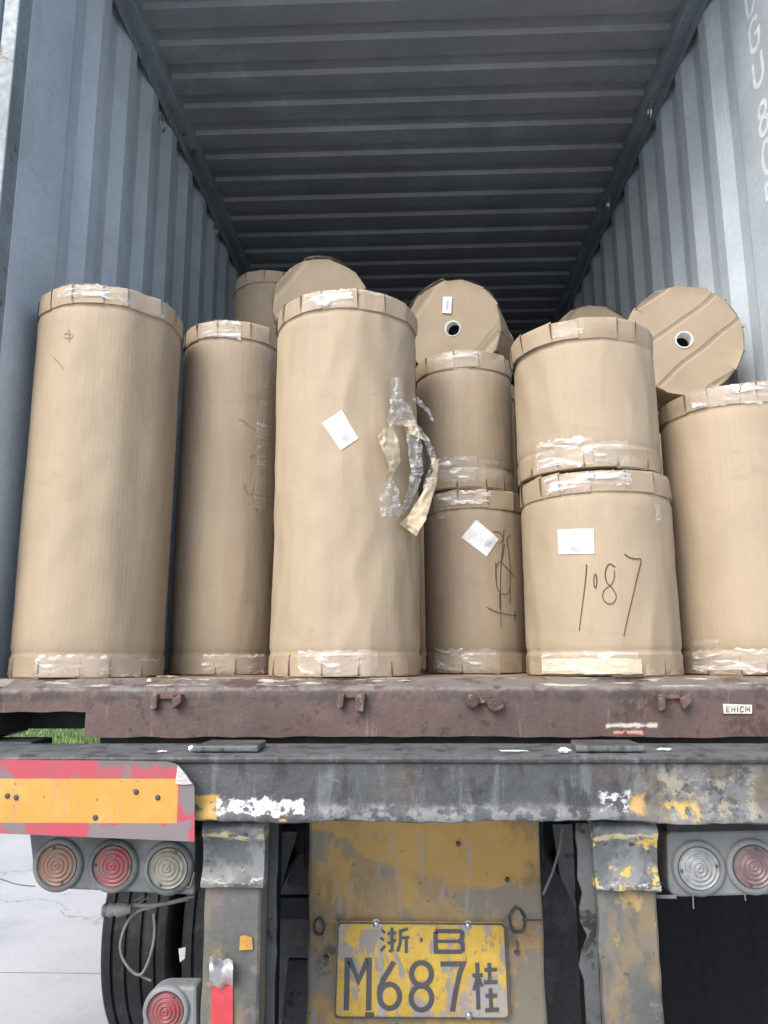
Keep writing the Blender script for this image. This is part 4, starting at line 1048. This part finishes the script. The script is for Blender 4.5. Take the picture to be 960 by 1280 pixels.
for px, py, mt in ((73, 1081, 'lens_orange'), (142, 1082, 'lens_red'), (211, 1085, 'lens_clear')): lamp_lens(px, py, YLm-.001, .0405, mt, hl)
m = MB(); m.tube([at(x, y, YLm-.003) for x, y in ((228, 1110), (238, 1108), (243, 1090))], .002, 6)
obj('scratch_wire', m, M['cable'], hl)
hr = housing(rounded([(833, 1040), (1040, 1036), (1040, 1117), (836, 1122)], [8, 0, 4, 16]), YLm+.02, 'housing2')
for px, py, mt in ((873, 1085, 'lens_clear2'), (941, 1083, 'lens_mauve'), (1008, 1082, 'lens_orange')): lamp_lens(px, py, YLm+.019, .0415, mt, hr, rim='housing2')
for px in (866, 931):
    m = MB(); m.tube([at(px, 1118, YLm+.014), at(px+1, 1136 if px < 900 else 1126, YLm+.014)], .0014, 6); obj('loose_wire', m, M['cable'], hr)
m = MB(); m.box(at(828, 1040, 1.79).x, 1.22, 1.76, 1.80, 1.245, 1.272); obj('lamp_bracket', m, M['darksteel'], tr, bevel=.003)
m = MB(); m.box(-1.2, -.47, 1.81, 1.85, 1.235, 1.28); obj('lamp_bracket', m, M['darksteel'], tr, bevel=.003)
m = MB(); m.tube([at(815, 1119, 1.76), at(825, 1121, 1.75), at(845, 1121, 1.75)], .004, 6); obj('cable', m, M['cable'], tr, smooth=60)
# lower marker lamp
hm = [(246, 1233)]+[(a, b) for a, b in arc(209, 1266, 31, 33, -90, -180, 10)]+[(178, 1330), (246, 1330)]
m = MB(); m.prism([at(a, b, 1.735) for a, b in hm], (0, .05, 0)); hmo = obj('marker_lamp_housing', m, M['housing2'], tr, bevel=.007)
lamp_lens(208, 1263, 1.734, .036, 'lens_red', hmo, rim='housing2')
# tape on the left post
m = MB(); P = []
for i in range(3):
    x = 264+i*13.5; P.append([at(x, y, 1.708) for y in (1232, 1250, 1270, 1300, 1330)])
m.grid(P); obj('red_tape', m, M['redtape'], pl_)
P = []
for i in range(12):
    f = i/11; P.append([at(262+g_*2.9, 1234-f*38+(4 if g_ > 5 else 0)*f-2*math.sin(g_), 1.706-.022*math.sin(f*3.0)-.006*math.sin(g_*.6+f*2)) for g_ in range(11)])
m = MB(); m.grid(P); obj('peeled_foil', m, M['foil'], pl_, smooth=40)
m = MB(); m.prism([at(300, 1171, 1.708), at(306, 1169, 1.708), at(315, 1172, 1.708), at(316, 1187, 1.708), at(299, 1188, 1.708)], (0, .003, 0)); obj('yellow_reflector', m, plain('amber_reflector', (.42, .23, .05), .5), pl_)

# wheels
def tyre():
    m = MB(); w = .142; r = .522; prof = [(.30, -w*.82), (.33, -w*.98), (.42, -w*1.03), (.485, -w*.97), (.508, -w*.93), (r-.004, -w*.86)]
    gr = [-.085, -.030, .030, .085]
    for gx in gr: prof += [(r, gx-.009), (r, gx-.0065), (r-.013, gx-.0045), (r-.013, gx+.0045), (r, gx+.0065), (r, gx+.009)]
    prof += [(r-.004, w*.86), (.508, w*.93), (.485, w*.97), (.42, w*1.03), (.33, w*.98), (.30, w*.82)]
    m.lathe(prof, Vector((0, 0, 0)), Vector((1, 0, 0)), Vector((0, 1, 0)), Vector((0, 0, 1)), 128); return m
def rim():
    m = MB(); m.lathe([(.296, -.118), (.31, -.11), (.29, -.08), (.28, .02), (.20, .03), (.10, -.02), (.001, -.03)], Vector((0, 0, 0)), Vector((1, 0, 0)), Vector((0, 1, 0)), Vector((0, 0, 1)), 48); return m
t_me = r_me = None
for yy in (3.72, 5.03, 6.34):
    for xx in (-1.118, -.80, .80, 1.118):
        if t_me is None:
            t0_ = obj('tyre', tyre(), M['rubber'], None, smooth=35); r0_ = obj('rim', rim(), M['gusset'], None, smooth=40)
            t_me, r_me = t0_.data, r0_.data; to, ro = t0_, r0_
        else:
            to = bpy.data.objects.new('tyre', t_me); COL.objects.link(to); ro = bpy.data.objects.new('rim', r_me); COL.objects.link(ro)
        to.parent = tr; to.location = Vector((xx, yy, .522))-tr.location; ro.parent = to
        if xx > 0: ro.rotation_euler.z = math.pi
    m = MB(); m.tube([(-1.0, yy, .522), (1.0, yy, .522)], .075, 16); obj('axle', m, M['darksteel'], tr, smooth=40)
for s in (-1, 1):
    m = MB(); m.box(min(s*.40, s*.54), max(s*.40, s*.54), 3.0, 7.0, .62, .98); obj('suspension_beam', m, M['darksteel'], tr, bevel=.01)
# cable, connector and loops under the left lamps
def cab(pts, r=.003, Y=1.80, name='cable'):
    P_ = [at(a, b, Y+(c if len(q) > 2 else 0)) for q in pts for a, b, c in [(*q, 0)[:3]]]
    # smooth
    for _ in range(3):
        Q = [P_[0]]
        for a, b in zip(P_, P_[1:]): Q += [a*.75+b*.25, a*.25+b*.75]
        Q.append(P_[-1]); P_ = Q
    m = MB(); m.tube(P_, r, 7); return obj(name, m, M['cable'], tr, smooth=70)
cab([(243, 1120, -.03), (215, 1127), (190, 1134), (172, 1138), (160, 1150), (150, 1175), (151, 1195), (162, 1212), (172, 1220), (180, 1216), (190, 1190), (194, 1165), (192, 1142)], .0032)
cab([(175, 1138), (160, 1148), (152, 1170), (150, 1190), (160, 1210), (174, 1219), (189, 1226)], .0030, 1.81)
cab([(236, 1123), (205, 1130), (180, 1132), (165, 1131)], .0045, 1.80)
cab([(-60, 1085), (0, 1098), (20, 1106), (44, 1108)], .0014, 1.72)
cab([(168, 1126), (176, 1122), (181, 1120)], .0015, 1.79); cab([(172, 1130), (180, 1124), (186, 1122)], .0015, 1.79)
m = MB(); c = at(145, 1137, 1.79); m.lathe([(.001, -.030), (.012, -.029), (.015, -.024), (.011, -.018), (.016, -.012), (.012, 0), (.016, .006), (.013, .02), (.008, .034), (.001, .035)], c, Vector((1, 0, .05)).normalized(), Vector((0, 1, 0)), Vector((0, 0, 1)), 20)
obj('cable_connector', m, M['cable'], tr, smooth=40)
m = MB(); m.prism([at(223, 1186, 2.0), at(232, 1184, 2.0), at(231, 1198, 2.0), at(225, 1203, 2.0)], (0, .001, .0)); obj('paper_scrap', m, M['white'], tr)
m = MB(); m.box(-.478, -.468, 1.86, 2.4, .55, 1.27); obj('mud_guard', m, M['darksteel'], tr)

# ------------------------------------------------------------------ scraps lying about
def crumb(name, px, py, Y, z, size, label, cat, flat=.5, seed=0, mat='white', stretch=1):
    c = at(px, py, Y); bm = bmesh.new(); bmesh.ops.create_icosphere(bm, subdivisions=2, radius=1)
    for v in bm.verts:
        k = 1+.5*noise.noise(v.co*1.7+Vector((seed, 0, 0))); v.co = Vector((v.co.x*k*size*stretch, v.co.y*k*size, v.co.z*k*size*flat))
    me = bpy.data.meshes.new(name); bm.to_mesh(me); bm.free(); me.materials.append(M[mat])
    o = bpy.data.objects.new(name, me); COL.objects.link(o); lo = min(v.co.z for v in me.vertices); o.location = (c.x, Y, z-lo)
    return tag(o, label, cat)
crumb('foam_crumb', 240, 934, 1.73, ZD+.001, .009, 'small white crumb beside the left deck plate of the trailer', 'scrap', .7, 1)
crumb('paper_shred', 705, 933, 1.70, ZD+.001, .012, 'crumpled white shred beside the right deck plate of the trailer', 'scrap', .55, 2)
crumb('paper_shred', 640, 933, 1.74, ZD+.001, .008, 'long thin white sliver on the deck left of the right deck plate', 'scrap', .15, 3, stretch=4.5)
crumb('foam_crumb', 203, 937, 1.72, ZD+.001, .006, 'thin white flake on the deck above the red and yellow board', 'scrap', .3, 4, stretch=2)
crumb('foam_crumb', 830, 930, 1.75, ZD+.001, .007, 'grey-white flake on the deck at the right', 'scrap', .4, 5, stretch=2.2)
crumb('foam_crumb', 187, 845, 1.985, 1.556, .006, 'tiny white crumb on the sill at the foot of the leftmost roll', 'scrap', .8, 6)
crumb('cardboard_scrap', 210, 843, 2.02, ZF+.001, .012, 'flat brown paper scrap on the floor between the two leftmost rolls', 'scrap', .25, 7, 'papercap', 2.2)
crumb('cardboard_scrap', 505, 841, 1.985, 1.556, .006, 'pale paper scrap on the sill at the foot of the torn roll', 'scrap', .3, 8, 'innerpaper', 2.4)
crumb('cardboard_scrap', 348, 843, 1.985, 1.556, .005, 'small pale scrap on the sill below the gap left of the torn roll', 'scrap', .3, 9, 'innerpaper', 3)
